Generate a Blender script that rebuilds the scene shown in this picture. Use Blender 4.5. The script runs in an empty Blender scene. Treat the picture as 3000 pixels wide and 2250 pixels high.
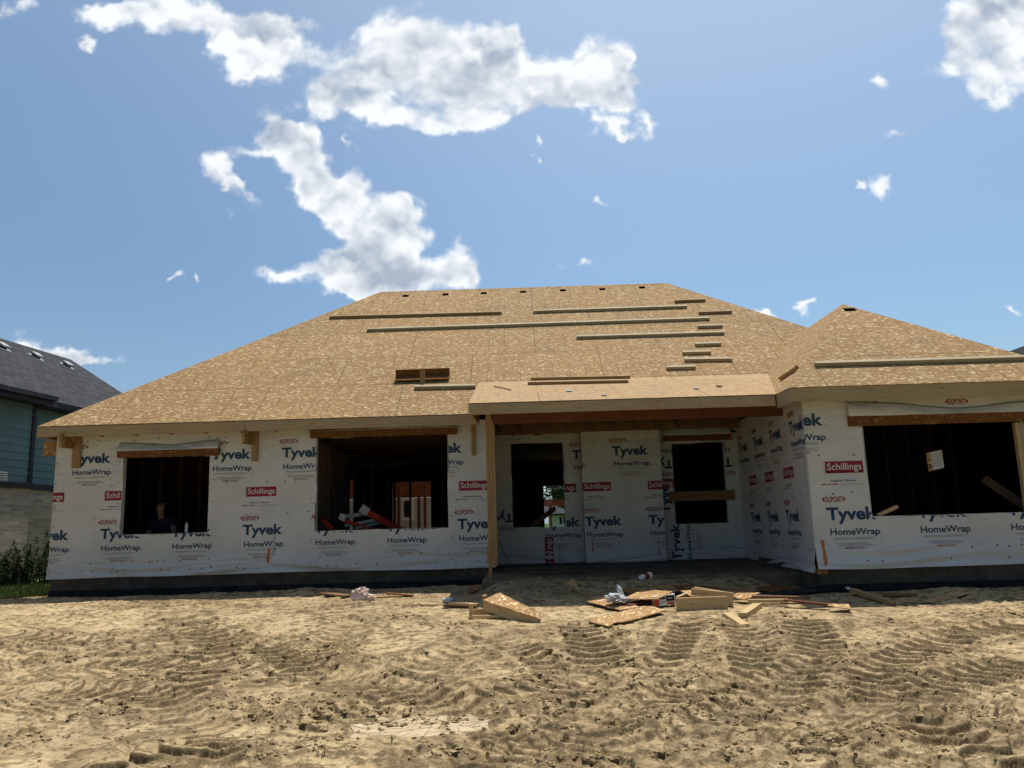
import bpy, bmesh, math, random
import numpy as np
from mathutils import Vector, Matrix, noise as mnoise
PI = math.pi
random.seed(7); rng = np.random.default_rng(11)
SC = bpy.context.scene
COL = SC.collection
# ---------------------------------------------------------------- camera
F = 2350.0
CAMZ = 1.5
RM = (Matrix.Rotation(math.radians(.6), 3, 'Z') @ Matrix.Rotation(PI/2 + math.radians(9.9), 3, 'X') @ Matrix.Rotation(math.radians(-1.6), 3, 'Z'))
cd = bpy.data.cameras.new('camera'); cam = bpy.data.objects.new('camera', cd); COL.objects.link(cam)
cam.matrix_world = Matrix.Translation((0, 0, CAMZ)) @ RM.to_4x4()
cd.sensor_fit = 'HORIZONTAL'; cd.sensor_width = 36.0; cd.lens = 36.0*F/3000.0
cd.clip_start = .05; cd.clip_end = 5000
SC.camera = cam
# ---------------------------------------------------------------- exposure
vs = SC.view_settings
vs.view_transform = 'Standard'; vs.look = 'None'; vs.gamma = 1; vs.use_curve_mapping = False
vs.exposure = -0.08
# ---------------------------------------------------------------- sun
SUN_EL = math.radians(71); SUN_AZ = math.radians(20)      # azimuth measured from +Y towards +X
sd = Vector((math.sin(SUN_AZ)*math.cos(SUN_EL), math.cos(SUN_AZ)*math.cos(SUN_EL), math.sin(SUN_EL)))
sl = bpy.data.lights.new('sun', 'SUN'); sun = bpy.data.objects.new('sun', sl); COL.objects.link(sun)
sl.energy = 5.0; sl.angle = math.radians(.5); sl.color = (1, .955, .87)
sun.rotation_euler = (-sd).to_track_quat('-Z', 'Y').to_euler()

def onplane(px, py, axis, val):
    d = RM @ Vector(((px-1500)/F, -(py-1125)/F, -1))
    c = Vector((0, 0, CAMZ)); return c + d*((val - c[axis])/d[axis])
def onY(px, py, Y): return onplane(px, py, 1, Y)
def onX(px, py, X): return onplane(px, py, 0, X)
def onZ(px, py, Z): return onplane(px, py, 2, Z)

# ---------------------------------------------------------------- node helper
class NT:
    def __init__(s, tree): s.t = tree; s.n = tree.nodes; s.l = tree.links
    def lk(s, v, sock):
        if isinstance(v, (int, float)):
            if sock.type == 'VECTOR': sock.default_value = (v, v, v)
            elif sock.type == 'RGBA': sock.default_value = (v, v, v, 1)
            else: sock.default_value = v
        elif isinstance(v, (tuple, list)):
            sock.default_value = tuple(v) + ((1,) if sock.type == 'RGBA' and len(v) == 3 else ())
        else: s.l.new(v, sock)
    def math(s, op, a, b=None, c=None, clamp=False):
        n = s.n.new('ShaderNodeMath'); n.operation = op; n.use_clamp = clamp
        s.lk(a, n.inputs[0])
        if b is not None: s.lk(b, n.inputs[1])
        if c is not None: s.lk(c, n.inputs[2])
        return n.outputs[0]
    def vmath(s, op, a, b=None, out=0):
        n = s.n.new('ShaderNodeVectorMath'); n.operation = op; s.lk(a, n.inputs[0])
        if b is not None:
            s.lk(b, n.inputs[3] if op == 'SCALE' else n.inputs[1])
        return n.outputs[out]
    def step(s, v, a, b, x=0., y=1., smooth=True):
        n = s.n.new('ShaderNodeMapRange'); n.interpolation_type = 'SMOOTHSTEP' if smooth else 'LINEAR'
        s.lk(v, n.inputs[0])
        for i, q in enumerate((a, b, x, y)): s.lk(q, n.inputs[i+1])
        return n.outputs[0]
    def mapping(s, v, loc=(0, 0, 0), rot=(0, 0, 0), scale=(1, 1, 1), typ='POINT'):
        n = s.n.new('ShaderNodeMapping'); n.vector_type = typ; s.lk(v, n.inputs[0])
        n.inputs[1].default_value = loc; n.inputs[2].default_value = rot; n.inputs[3].default_value = scale
        return n.outputs[0]
    def noise(s, v, scale, detail=4, rough=.55, dist=0, out=0):
        n = s.n.new('ShaderNodeTexNoise'); s.lk(v, n.inputs['Vector']); n.inputs['Scale'].default_value = scale
        n.inputs['Detail'].default_value = detail; n.inputs['Roughness'].default_value = rough
        n.inputs['Distortion'].default_value = dist
        return n.outputs[out]
    def voro(s, v, scale, feature='F1', metric='EUCLIDEAN', rnd=1.0):
        n = s.n.new('ShaderNodeTexVoronoi'); n.feature = feature; n.distance = metric
        s.lk(v, n.inputs['Vector']); n.inputs['Scale'].default_value = scale; n.inputs['Randomness'].default_value = rnd
        return n
    def mix(s, f, a, b, mode='MIX'):
        n = s.n.new('ShaderNodeMix'); n.data_type = 'RGBA'; n.blend_type = mode
        s.lk(f, n.inputs[0]); s.lk(a, n.inputs[6]); s.lk(b, n.inputs[7]); return n.outputs[2]
    def ramp(s, f, stops):
        n = s.n.new('ShaderNodeValToRGB'); s.lk(f, n.inputs[0]); e = n.color_ramp.elements
        while len(e) < len(stops): e.new(.5)
        for q, (p, c) in zip(e, stops): q.position = p; q.color = tuple(c) + (1,)
        return n.outputs[0]
    def sep(s, v):
        n = s.n.new('ShaderNodeSeparateXYZ'); s.lk(v, n.inputs[0]); return n.outputs
    def comb(s, x, y, z=0):
        n = s.n.new('ShaderNodeCombineXYZ'); s.lk(x, n.inputs[0]); s.lk(y, n.inputs[1]); s.lk(z, n.inputs[2]); return n.outputs[0]
    def coord(s, k='Object'):
        return s.n.new('ShaderNodeTexCoord').outputs[k]

# ---------------------------------------------------------------- world: sky with clouds given by direction
W = bpy.data.worlds.new('World'); SC.world = W; W.use_nodes = True
w = NT(W.node_tree); w.n.clear()
wo = w.n.new('ShaderNodeOutputWorld'); bg = w.n.new('ShaderNodeBackground'); w.l.new(bg.outputs[0], wo.inputs[0])
SKY_STR = 0.085
bg.inputs[1].default_value = SKY_STR
sky = w.n.new('ShaderNodeTexSky'); sky.sky_type = 'NISHITA'; sky.sun_disc = False
sky.sun_elevation = SUN_EL; sky.sun_rotation = SUN_AZ
sky.air_density = 1.25; sky.dust_density = .9; sky.ozone_density = 2.2
gen = w.coord('Generated'); gx, gy, gz = w.sep(gen)
sunward = w.step(gy, -.25, .45, .30, .88)                  # clear sky is darker opposite the sun
skycol = w.vmath('SCALE', w.mix(1.0, sky.outputs[0], (1.28, 1.50, 1.62), 'MULTIPLY'), sunward)
glow = w.math('POWER', w.step(w.vmath('DOT_PRODUCT', gen, tuple(sd), out=1), .45, 1.0, smooth=False), 1.5)
skycol = w.mix(w.math('MULTIPLY', glow, .80), skycol, (8.8, 10.4, 11.9))
skycol = w.mix(w.step(gx, .15, -.5, 0, .45), skycol, (2.3, 3.7, 6.2))
skycol = w.mix(w.step(gz, .30, .0, 0, .45), skycol, (4.6, 6.7, 9.3))
ysafe = w.math('MAXIMUM', gy, .08)
P = w.comb(w.math('DIVIDE', gx, ysafe), w.math('DIVIDE', gz, ysafe))
wn = w.noise(P, 5.5, 4, .6, 0, 1)
wn2 = w.noise(P, 22, 3, .6, 0, 1)
Pd = w.vmath('ADD', P, w.vmath('SCALE', w.vmath('SUBTRACT', wn, (.5, .5, .5)), .11))
Pd = w.vmath('ADD', Pd, w.vmath('SCALE', w.vmath('SUBTRACT', wn2, (.5, .5, .5)), .05))
Pd = w.vmath('MULTIPLY', Pd, (1, 1, 0))
BL = [(470,55,190,62,8),(330,25,140,50,0),(600,85,115,62,10),(525,125,70,34,20),(215,20,70,34,0),(640,40,80,50,0),
 (850,60,95,62,0),(960,110,125,78,10),(800,130,120,60,0),(905,190,190,68,0),(1050,150,95,85,0),(730,205,90,36,0),(1085,105,70,50,20),(770,230,90,30,0),(960,235,120,30,0),
 (1225,165,110,48,0),(1310,140,68,52,0),(1190,205,100,34,0),(1325,215,70,40,20),(1390,268,28,50,0),(1350,170,46,40,0),(1310,265,40,18,30),
 (585,240,48,50,0),(560,300,120,30,-12),(640,320,95,52,30),(700,385,120,66,35),(780,430,95,56,30),(470,360,55,24,40),(515,415,30,56,-25),(720,440,90,40,35),(630,270,50,30,0),
 (790,545,125,70,-18),(850,495,66,44,0),(760,595,140,50,0),(890,600,130,42,0),(820,570,120,50,0),(600,592,66,22,-12),(995,555,55,44,0),(960,598,70,30,0),(850,640,60,20,0),(740,640,60,24,0),(865,440,40,36,0),
 (50,725,60,34,20),(130,755,80,30,12),(215,780,90,16,3),(165,760,40,24,0),
 (2140,50,100,74,-30),(2060,135,100,50,-10),(2110,90,80,60,0),(2170,160,80,44,0),(2190,15,70,54,0),(2145,212,56,36,0),(2212,100,80,80,0),
 (1880,170,38,26,0),(1935,298,48,16,-8),(1900,418,42,24,35),(1750,658,36,12,-10),(1290,425,32,14,10),(1240,566,36,13,0),(1650,674,46,12,15),
 (190,96,26,16,0),(1165,350,18,12,0),(1165,285,18,34,0),(765,300,14,30,0),(445,600,16,16,0),(405,590,18,10,-30),(1830,400,20,12,0),(2205,710,20,14,0),(1345,290,24,16,0),(10,20,40,30,0)]
def gno(px, py):
    d = RM @ Vector(((px*1.3562-1500)/F, -(py*1.3562-1125)/F, -1)); return Vector((d.x/d.y, d.z/d.y))
acc = None
for bx_, by_, ra, rb, an in BL:
    c = gno(bx_, by_); an = math.radians(an)
    e1 = gno(bx_+ra*math.cos(an), by_+ra*math.sin(an)) - c; e2 = gno(bx_-rb*math.sin(an), by_+rb*math.cos(an)) - c
    mv = w.mapping(Pd, (c.x, c.y, 0), (0, 0, math.atan2(e1.y, e1.x)), (e1.length*1.40, e2.length*1.45, 1), 'TEXTURE')
    g = w.n.new('ShaderNodeTexGradient'); g.gradient_type = 'SPHERICAL'; w.l.new(mv, g.inputs[0])
    acc = g.outputs['Fac'] if acc is None else w.math('ADD', acc, g.outputs['Fac'])
acc = w.math('MULTIPLY', acc, w.step(gy, .12, .22))
# clouds elsewhere in the sky, outside the blobs' part of it
rest = w.step(w.noise(w.mapping(gen, scale=(1, 1, 2.2)), 2.6, 6, .6), .60, .78)
back = 0.0
side = w.math('MAXIMUM', back, w.step(w.math('ABSOLUTE', w.math('DIVIDE', gx, ysafe)), .85, 1.1))
acc = w.math('ADD', acc, w.math('MULTIPLY', rest, side))
wob = w.vmath('ADD', P, w.vmath('SCALE', w.vmath('SUBTRACT', w.noise(P, 26, 2, .6, 0, 1), (.5, .5, .5)), .05))
def puff(v):
    a_ = w.voro(w.mapping(v, scale=(1, 1.15, 1)), 11, 'F1'); b_ = w.voro(v, 27, 'F1')
    return w.math('ADD', w.math('MULTIPLY', w.math('SUBTRACT', .42, a_.outputs['Distance']), .62), w.math('MULTIPLY', w.math('SUBTRACT', .42, b_.outputs['Distance']), .30))
fb = w.noise(P, 8, 7, .64)
pf = puff(wob); pf2 = puff(w.vmath('ADD', wob, (.006, .020, 0)))
fld = w.math('ADD', w.math('SUBTRACT', w.math('MULTIPLY', w.math('MINIMUM', acc, 1.15), .88), .20), w.math('ADD', w.math('MULTIPLY', w.math('SUBTRACT', fb, .5), 1.35), pf))
dens = w.math('POWER', w.math('MULTIPLY', w.step(fld, .0, .62), w.step(acc, .0, .35)), 1.15)
thick = w.step(w.math('ADD', acc, w.math('MULTIPLY', w.math('SUBTRACT', w.noise(P, 6, 4, .5), .5), 3.6)), .45, 2.1)
relief = w.math('MULTIPLY', w.math('SUBTRACT', pf, pf2), 2.4)
lum = w.math('ADD', w.math('SUBTRACT', 1.0, w.math('MULTIPLY', thick, .62)), relief, clamp=True)
cl = w.mix(lum, (5.2, 6.1, 7.4), (12.4, 12.8, 13.1))
alpha = w.math('MULTIPLY', w.math('MULTIPLY', dens, w.step(acc, .1, .9, .45, 1.0)), .97)
final = w.mix(alpha, skycol, cl)
w.l.new(final, bg.inputs[0])

# ---------------------------------------------------------------- materials
def mat(name, base=(.5, .5, .5), rough=.8, metal=0, spec=.3):
    m = bpy.data.materials.new(name); m.use_nodes = True
    b = m.node_tree.nodes['Principled BSDF']
    b.inputs['Base Color'].default_value = tuple(base) + (1,); b.inputs['Roughness'].default_value = rough
    b.inputs['Metallic'].default_value = metal; b.inputs['Specular IOR Level'].default_value = spec
    return m, NT(m.node_tree), b
def bump(t, b, h, strength=.5, dist=.01):
    n = t.n.new('ShaderNodeBump'); n.inputs['Strength'].default_value = strength; n.inputs['Distance'].default_value = dist
    t.lk(h, n.inputs['Height']); t.l.new(n.outputs[0], b.inputs['Normal'])

def m_osb(name, tint=(1, 1, 1), seams=True, flake=1.0, lighten=0., fs=1.):
    m, t, b = mat(name, rough=.82, spec=.12)
    uv = t.coord('UV')
    wob = t.vmath('ADD', uv, t.vmath('SCALE', t.vmath('SUBTRACT', t.noise(uv, 9, 2, .5, 0, 1), (.5, .5, .5)), .05))
    n1 = t.noise(t.mapping(wob, scale=(1, 3.4, 1)), 24, 5, .72)
    n2 = t.noise(t.mapping(wob, rot=(0, 0, .35), scale=(1, 3.0, 1)), 26, 3, .6)
    base = t.ramp(t.math('ADD', t.math('MULTIPLY', n1, .6), t.math('MULTIPLY', n2, .4)),
                  [(.32, (.16, .088, .036)), (.45, (.30, .180, .080)), (.55, (.395, .250, .118)), (.70, (.50, .345, .175))])
    big = t.noise(uv, .35, 3, .5)
    base = t.mix(t.step(big, .35, .7), base, t.mix(1., base, (1.14, 1.1, 1.04), 'MULTIPLY'))
    col = base
    for i, (rz, sc, thr, br) in enumerate([(.25, 14, .90, 1.05), (.9, 13, .91, 1.15), (-.9, 15, .91, 1.1), (1.3, 11, .94, 1.2), (-1.3, 14, .92, 1.1), (-.2, 26, .78, .72), (.6, 30, .80, .75)]):
        mv = t.mapping(wob, loc=(i*3.7, i*1.3, 0), rot=(0, 0, rz), scale=(1, 2.9, 1))
        v = t.voro(mv, sc*fs, 'F1', 'CHEBYCHEV')
        r = t.sep(v.outputs['Color'])
        pick = t.math('MULTIPLY', t.math('GREATER_THAN', r[0], thr), t.step(v.outputs['Distance'], .40, .30))
        fc = t.mix(r[1], (.56*br, .41*br, .23*br), (.80*br, .65*br, .44*br))
        col = t.mix(t.math('MULTIPLY', pick, .85*flake), col, fc)
    for i, (rz, sc) in enumerate([(.25, 16), (-.5, 19)]):
        mv = t.mapping(wob, loc=(i*5.1+9, i*2.3, 0), rot=(0, 0, rz), scale=(1, 3.8, 1))
        v = t.voro(mv, sc, 'F1', 'CHEBYCHEV'); r = t.sep(v.outputs['Color'])
        pick = t.math('MULTIPLY', t.math('GREATER_THAN', r[0], .86), t.step(v.outputs['Distance'], .40, .30))
        col = t.mix(t.math('MULTIPLY', pick, .55), col, (.15, .08, .035))
    if lighten: col = t.mix(lighten, col, (.66, .53, .36))
    if seams:
        def brick(wd, ht, ms, off=.5):
            n = t.n.new('ShaderNodeTexBrick'); t.l.new(uv, n.inputs['Vector']); n.offset = off
            n.inputs['Scale'].default_value = 1; n.inputs['Mortar Size'].default_value = ms; n.inputs['Mortar Smooth'].default_value = 0
            n.inputs['Brick Width'].default_value = wd; n.inputs['Row Height'].default_value = ht
            n.inputs['Color1'].default_value = (0, 0, 0, 1); n.inputs['Color2'].default_value = (1, 1, 1, 1)
            return n
        s1 = brick(2.44, 1.22, .007); s2 = brick(.305, .61, .007, 0)
        pan = t.sep(s1.outputs['Color'])[0]
        col = t.mix(t.math('MULTIPLY', s2.outputs['Fac'], t.step(t.noise(uv, 1.1, 2), .42, .62, 0, .5)), col, (.09, .055, .03))
        col = t.mix(1., col, t.mix(pan, (.95, .945, .94), (1.04, 1.035, 1.03)), 'MULTIPLY')
        col = t.mix(t.math('MULTIPLY', s1.outputs['Fac'], .6), col, (.07, .045, .025))
        st = t.step(t.noise(t.mapping(uv, loc=(4, 9, 0)), .9, 4, .6), .60, .74)
        col = t.mix(t.math('MULTIPLY', st, .28), col, (.17, .13, .10))
    col = t.mix(1., col, tint, 'MULTIPLY')
    t.lk(col, b.inputs['Base Color'])
    bump(t, b, n1, .25, .004)
    return m
def m_wood(name, c1, c2, grain=1., rough=.7, knots=True):
    m, t, b = mat(name, rough=rough, spec=.2)
    uv = t.coord('UV')
    n = t.noise(t.mapping(uv, scale=(1.2, 22*grain, 1)), 2.2, 5, .6, .6)
    n0 = t.noise(uv, 1.3, 2)
    col = t.mix(t.step(n, .3, .7), c1, c2)
    col = t.mix(t.step(n0, .35, .7, 0, .35), col, t.mix(.5, c1, (c1[0]*.6, c1[1]*.5, c1[2]*.4)))
    if knots:
        v = t.voro(t.mapping(uv, scale=(1.6, 8, 1)), 1.4)
        col = t.mix(t.step(v.outputs['Distance'], .10, .05, 0, .7), col, (c1[0]*.3, c1[1]*.22, c1[2]*.16))
    t.lk(col, b.inputs['Base Color']); bump(t, b, n, .2, .003)
    return m
def m_noise(name, c1, c2, scale=8, rough=.85, det=5, bs=.3, bd=.01, spec=.25, lo=.35, hi=.65):
    m, t, b = mat(name, rough=rough, spec=spec)
    n = t.noise(t.coord('Object'), scale, det, .6)
    t.lk(t.mix(t.step(n, lo, hi), c1, c2), b.inputs['Base Color']); bump(t, b, n, bs, bd)
    return m

M = {}
M['roof'] = m_osb('osb_roof_sheathing', (.97, .94, .88))
M['porch'] = m_osb('osb_sunlit_sheathing', (.94, .90, .84), True, .7, .22)  # lightened: the extra sun on the low slope is in the colour
M['osb'] = m_osb('osb_board', (.95, .82, .66), False)
M['osbl'] = m_osb('osb_offcut', (1.05, .98, .90), False, 1.15, .05, .72)
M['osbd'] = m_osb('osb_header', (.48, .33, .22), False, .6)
M['pine'] = m_wood('pine_lumber', (.50, .35, .17), (.64, .48, .27))
M['greypine'] = m_wood('weathered_pine', (.40, .32, .20), (.52, .43, .28))
M['pined'] = m_wood('aged_pine', (.30, .185, .085), (.42, .27, .13))
M['fascia'] = m_wood('fascia_pine', (.40, .275, .15), (.50, .37, .215))
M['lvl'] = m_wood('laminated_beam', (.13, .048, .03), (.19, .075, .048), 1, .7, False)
M['stud'] = m_wood('stud_lumber', (.20, .11, .055), (.28, .16, .085), 1, .8, False)
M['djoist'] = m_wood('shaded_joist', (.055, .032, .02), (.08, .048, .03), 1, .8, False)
M['inner_shade'] = m_osb('osb_shaded_inner', (.16, .13, .115), False, .3)  # OSB darkened, the gloom of the rooms is in the tint
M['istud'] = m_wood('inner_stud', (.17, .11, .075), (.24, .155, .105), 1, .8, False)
M['cedar'] = m_wood('orange_lumber', (.15, .055, .025), (.22, .08, .035), 1, .8, False)
m, t, b = mat('house_wrap_fabric', (.74, .745, .73), .55, 0, .3)
uv = t.coord('Object'); nn = t.noise(t.mapping(uv, rot=(0, .5, 0), scale=(.6, .6, 1.7)), 2.6, 4, .5, 1.2); nf = t.noise(uv, 26, 3, .6)
cr = t.math('ADD', t.math('MULTIPLY', nn, .9), t.math('MULTIPLY', nf, .1))
t.lk(t.mix(t.step(t.noise(uv, 1.4, 4, .6), .35, .7), (.62, .605, .57), (.69, .68, .65)), b.inputs['Base Color']); bump(t, b, cr, .8, .045)
M['wrap'] = m
M['blue'] = mat('navy_print', (.025, .06, .12), .6)[0]
M['red'] = mat('crimson_print', (.30, .018, .035), .6)[0]
M['grey'] = mat('grey_print', (.34, .35, .36), .6)[0]
M['prwhite'] = mat('white_print', (.74, .74, .72), .6)[0]
M['nail'] = mat('cap_nail', (.02, .02, .025), .5)[0]
M['orange'] = m_noise('orange_spray', (.55, .13, .03), (.62, .2, .07), 30, .8)
M['black'] = mat('black_plastic', (.012, .012, .014), .6)[0]
M['dark'] = m_noise('bitumen_coating', (.012, .012, .014), (.03, .03, .032), 4, .8)
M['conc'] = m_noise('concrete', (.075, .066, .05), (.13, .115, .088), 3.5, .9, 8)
M['concdirt'] = m_noise('dusty_concrete', (.14, .105, .07), (.24, .185, .12), 5, .95, 8)
M['metal'] = mat('galvanised_steel', (.55, .56, .57), .35, .9)[0]
M['alu'] = m_noise('aluminium', (.42, .43, .42), (.52, .53, .53), 10, .45)
M['redm'] = m_noise('red_fibreglass', (.50, .035, .02), (.60, .06, .03), 12, .5)
# soil
m, t, b = mat('sandy_soil', rough=.96, spec=.08)
o = t.coord('Object')
ox, oy, oz = t.sep(o)
at = t.n.new('ShaderNodeAttribute'); at.attribute_name = 'damp_shade'
n1 = t.noise(o, 2.1, 6, .65); n2 = t.noise(o, 28, 6, .7); n3 = t.noise(o, 120, 4, .7)
col = t.mix(t.step(n1, .36, .66), (.42, .30, .16), (.60, .45, .26))
n4 = t.noise(t.mapping(o, scale=(1, 1.6, 1)), 9, 7, .72)
col = t.mix(t.step(n2, .42, .60, 0, .45), col, (.64, .495, .29))
col = t.mix(t.step(n4, .52, .62, 0, .6), col, (.27, .19, .10))
col = t.mix(t.step(n3, .54, .64, 0, .6), col, (.19, .13, .07))
col = t.mix(t.step(t.noise(o, .55, 4, .6), .50, .64, 0, .35), col, (.25, .175, .10))
col = t.mix(t.math('MULTIPLY', at.outputs['Fac'], .85), col, t.mix(t.step(n2, .4, .6), (.085, .058, .030), (.18, .127, .068)))  # moist soil and crease shade, both darkened in the colour
far = t.math('MAXIMUM', t.step(oy, 2.6, 1.4), t.math('MAXIMUM', t.step(t.math('ABSOLUTE', ox), 13, 16), t.step(oy, 26, 29)))  # ground out of view made dark grass, lowers bounce onto the walls
col = t.mix(far, col, t.mix(t.step(n2, .4, .6), (.035, .075, .015), (.08, .13, .03)))
t.lk(col, b.inputs['Base Color'])
bump(t, b, t.math('ADD', t.math('MULTIPLY', n3, .25), t.math('MULTIPLY', n2, 1.4)), .7, .012)
M['soil'] = m
M['clod'] = m_noise('damp_clod', (.20, .14, .072), (.46, .345, .19), 14, .97, 7, .8, .02, .05)
M['lawn'] = m_noise('lawn_grass', (.05, .085, .018), (.10, .145, .04), 9, .9)
M['leaf'] = m_noise('shrub_leaf', (.022, .045, .012), (.07, .10, .03), 7, .6)
M['leaf2'] = m_noise('tree_leaf', (.03, .06, .015), (.06, .11, .03), 3, .6)
M['bark'] = m_noise('bark', (.06, .045, .03), (.13, .10, .07), 12)
M['weed'] = mat('weed_green', (.20, .23, .09), .8)[0]

def m_shingle():
    m, t, b = mat('charcoal_shingle', rough=.9, spec=.2)
    uv = t.coord('UV'); n = t.n.new('ShaderNodeTexBrick'); t.l.new(uv, n.inputs['Vector'])
    n.inputs['Scale'].default_value = 1; n.inputs['Brick Width'].default_value = .32; n.inputs['Row Height'].default_value = .145
    n.inputs['Mortar Size'].default_value = .013; n.inputs['Mortar Smooth'].default_value = .1
    n.inputs['Color1'].default_value = (.030, .031, .035, 1); n.inputs['Color2'].default_value = (.058, .06, .066, 1); n.inputs['Mortar'].default_value = (.008, .008, .01, 1)
    g = t.noise(uv, 90, 2); c = t.mix(1., n.outputs['Color'], t.mix(g, (.75, .75, .75), (1.3, 1.3, 1.3)), 'MULTIPLY')
    t.lk(c, b.inputs['Base Color']); bump(t, b, n.outputs['Fac'], -.6, .01); return m
M['shingle'] = m_shingle()
def m_brick():
    m, t, b = mat('tan_brick', rough=.9, spec=.15)
    uv = t.coord('UV'); n = t.n.new('ShaderNodeTexBrick'); t.l.new(uv, n.inputs['Vector'])
    n.inputs['Scale'].default_value = 1; n.inputs['Brick Width'].default_value = .30; n.inputs['Row Height'].default_value = .078
    n.inputs['Mortar Size'].default_value = .008; n.inputs['Mortar Smooth'].default_value = .2; n.inputs['Bias'].default_value = -.1
    n.inputs['Color1'].default_value = (.27, .215, .18, 1); n.inputs['Color2'].default_value = (.52, .43, .36, 1); n.inputs['Mortar'].default_value = (.40, .37, .34, 1)
    t.lk(t.mix(.25, n.outputs['Color'], t.mix(t.noise(uv, 14, 4), (.26, .21, .18), (.52, .46, .41))), b.inputs['Base Color'])
    bump(t, b, n.outputs['Fac'], -.5, .008); return m
M['brick'] = m_brick()
M['teal'] = m_noise('teal_siding', (.10, .195, .215), (.12, .22, .245), 2, .6)
M['trim'] = m_noise('charcoal_trim', (.018, .019, .026), (.026, .027, .036), 4, .6)

# ---------------------------------------------------------------- mesh helpers
def link(name, me, m, parent=None):
    o = bpy.data.objects.new(name, me); COL.objects.link(o)
    for q in (m if isinstance(m, (list, tuple)) else [m]): me.materials.append(q)
    if parent is not None:
        o.parent = parent; o.matrix_parent_inverse = Matrix.Translation(-parent.location) if parent.type == 'EMPTY' else Matrix()
    return o
def thing(name, label, cat, loc=(0, 0, 0), group=None):
    o = bpy.data.objects.new(name, None); COL.objects.link(o); o.location = loc; o.empty_display_size = .2
    o['label'] = label; o['category'] = cat
    if group: o['group'] = group
    return o
def tag(o, label, cat, group=None):
    o['label'] = label; o['category'] = cat
    if group: o['group'] = group
    return o
class MB:
    """collects geometry with metre UVs, then links it as one mesh object"""
    def __init__(s): s.v = []; s.f = []; s.u = []; s.mi = []
    def face(s, pts, uvs=None, mi=0):
        k = len(s.v); s.v += [tuple(p) for p in pts]; s.f.append(tuple(range(k, k+len(pts))))
        if uvs is None:
            a = Vector(pts[0]); e = (Vector(pts[1])-a).normalized(); nn_ = e.cross(Vector(pts[2])-a); 
            g = nn_.cross(e).normalized(); uvs = [((Vector(p)-a).dot(e), (Vector(p)-a).dot(g)) for p in pts]
        s.u.append(uvs); s.mi.append(mi); return s
    def obox(s, o, ax, ay, az, mi=0, off=None):
        """box from corner o with edge vectors"""
        o = Vector(o); ax = Vector(ax); ay = Vector(ay); az = Vector(az)
        if ax.cross(ay).dot(az) < 0: ax, ay = ay, ax
        f = off if off is not None else (random.random()*7, random.random()*7)
        L3 = [ax, ay, az]; li = max(range(3), key=lambda i: L3[i].length)
        def q(p, a, b_):
            la, lb = a.length, b_.length
            pts = [p, p+a, p+a+b_, p+b_]; uv = [(0, 0), (la, 0), (la, lb), (0, lb)]
            if lb > la: uv = [(y, x) for x, y in uv]
            s.face(pts, [(x+f[0], y+f[1]) for x, y in uv], mi)
        q(o, ay, ax); q(o+az, ax, ay); q(o, ax, az); q(o+ay, az, ax); q(o, az, ay); q(o+ax, ay, az)
        return s
    def box(s, x0, x1, y0, y1, z0, z1, mi=0): return s.obox((x0, y0, z0), (x1-x0, 0, 0), (0, y1-y0, 0), (0, 0, z1-z0), mi)
    def prism(s, pts, t, mi=0, uvo=None):
        """closed plate: top polygon pts (counter-clockwise seen from outside), thickness vector t downwards"""
        pts = [Vector(p) for p in pts]; t = Vector(t); n = len(pts); f = uvo or (random.random()*5, random.random()*5)
        a = pts[0]; e = (pts[1]-a).normalized(); nn_ = e.cross(pts[2]-a); g = nn_.cross(e).normalized()
        uv = [((p-a).dot(e)+f[0], (p-a).dot(g)+f[1]) for p in pts]
        s.face(pts, uv, mi); s.face([p+t for p in reversed(pts)], list(reversed(uv)), mi)
        for i in range(n):
            j = (i+1) % n; l = (pts[j]-pts[i]).length; h = t.length
            s.face([pts[i], pts[i]+t, pts[j]+t, pts[j]], [(0, 0), (0, h), (l, h), (l, 0)], mi)
        return s
    def tube(s, pts, r, n=8, mi=0, cap=True):
        pts = [Vector(p) for p in pts]; rs = r if isinstance(r, (list, tuple)) else [r]*len(pts); rings = []
        for i, p in enumerate(pts):
            d = (pts[min(i+1, len(pts)-1)]-pts[max(i-1, 0)]).normalized()
            a = d.orthogonal().normalized() if i == 0 else (pa - d*pa.dot(d)).normalized()
            pa = a; b_ = d.cross(a)
            rings.append([p + (a*math.cos(2*PI*k/n)+b_*math.sin(2*PI*k/n))*rs[i] for k in range(n)])
        for i in range(len(pts)-1):
            for k in range(n):
                j = (k+1) % n; s.face([rings[i][k], rings[i][j], rings[i+1][j], rings[i+1][k]], None, mi)
        if cap: s.face(list(reversed(rings[0])), None, mi); s.face(rings[-1], None, mi)
        return s
    def build(s, name, m, parent=None, smooth=False, weld=False, bevel=0):
        me = bpy.data.meshes.new(name); me.from_pydata(s.v, [], s.f); uvl = me.uv_layers.new(name='UVMap')
        uvl.data.foreach_set('uv', [c for u in s.u for p in u for c in p])
        me.polygons.foreach_set('material_index', s.mi)
        if smooth: me.polygons.foreach_set('use_smooth', [True]*len(s.f))
        if weld:
            bm = bmesh.new(); bm.from_mesh(me); bmesh.ops.remove_doubles(bm, verts=bm.verts, dist=1e-5); bm.to_mesh(me); bm.free()
        me.update(); o = link(name, me, m, parent)
        if bevel:
            md = o.modifiers.new('bevel', 'BEVEL'); md.width = bevel; md.segments = 1; md.limit_method = 'ANGLE'
        return o

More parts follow.
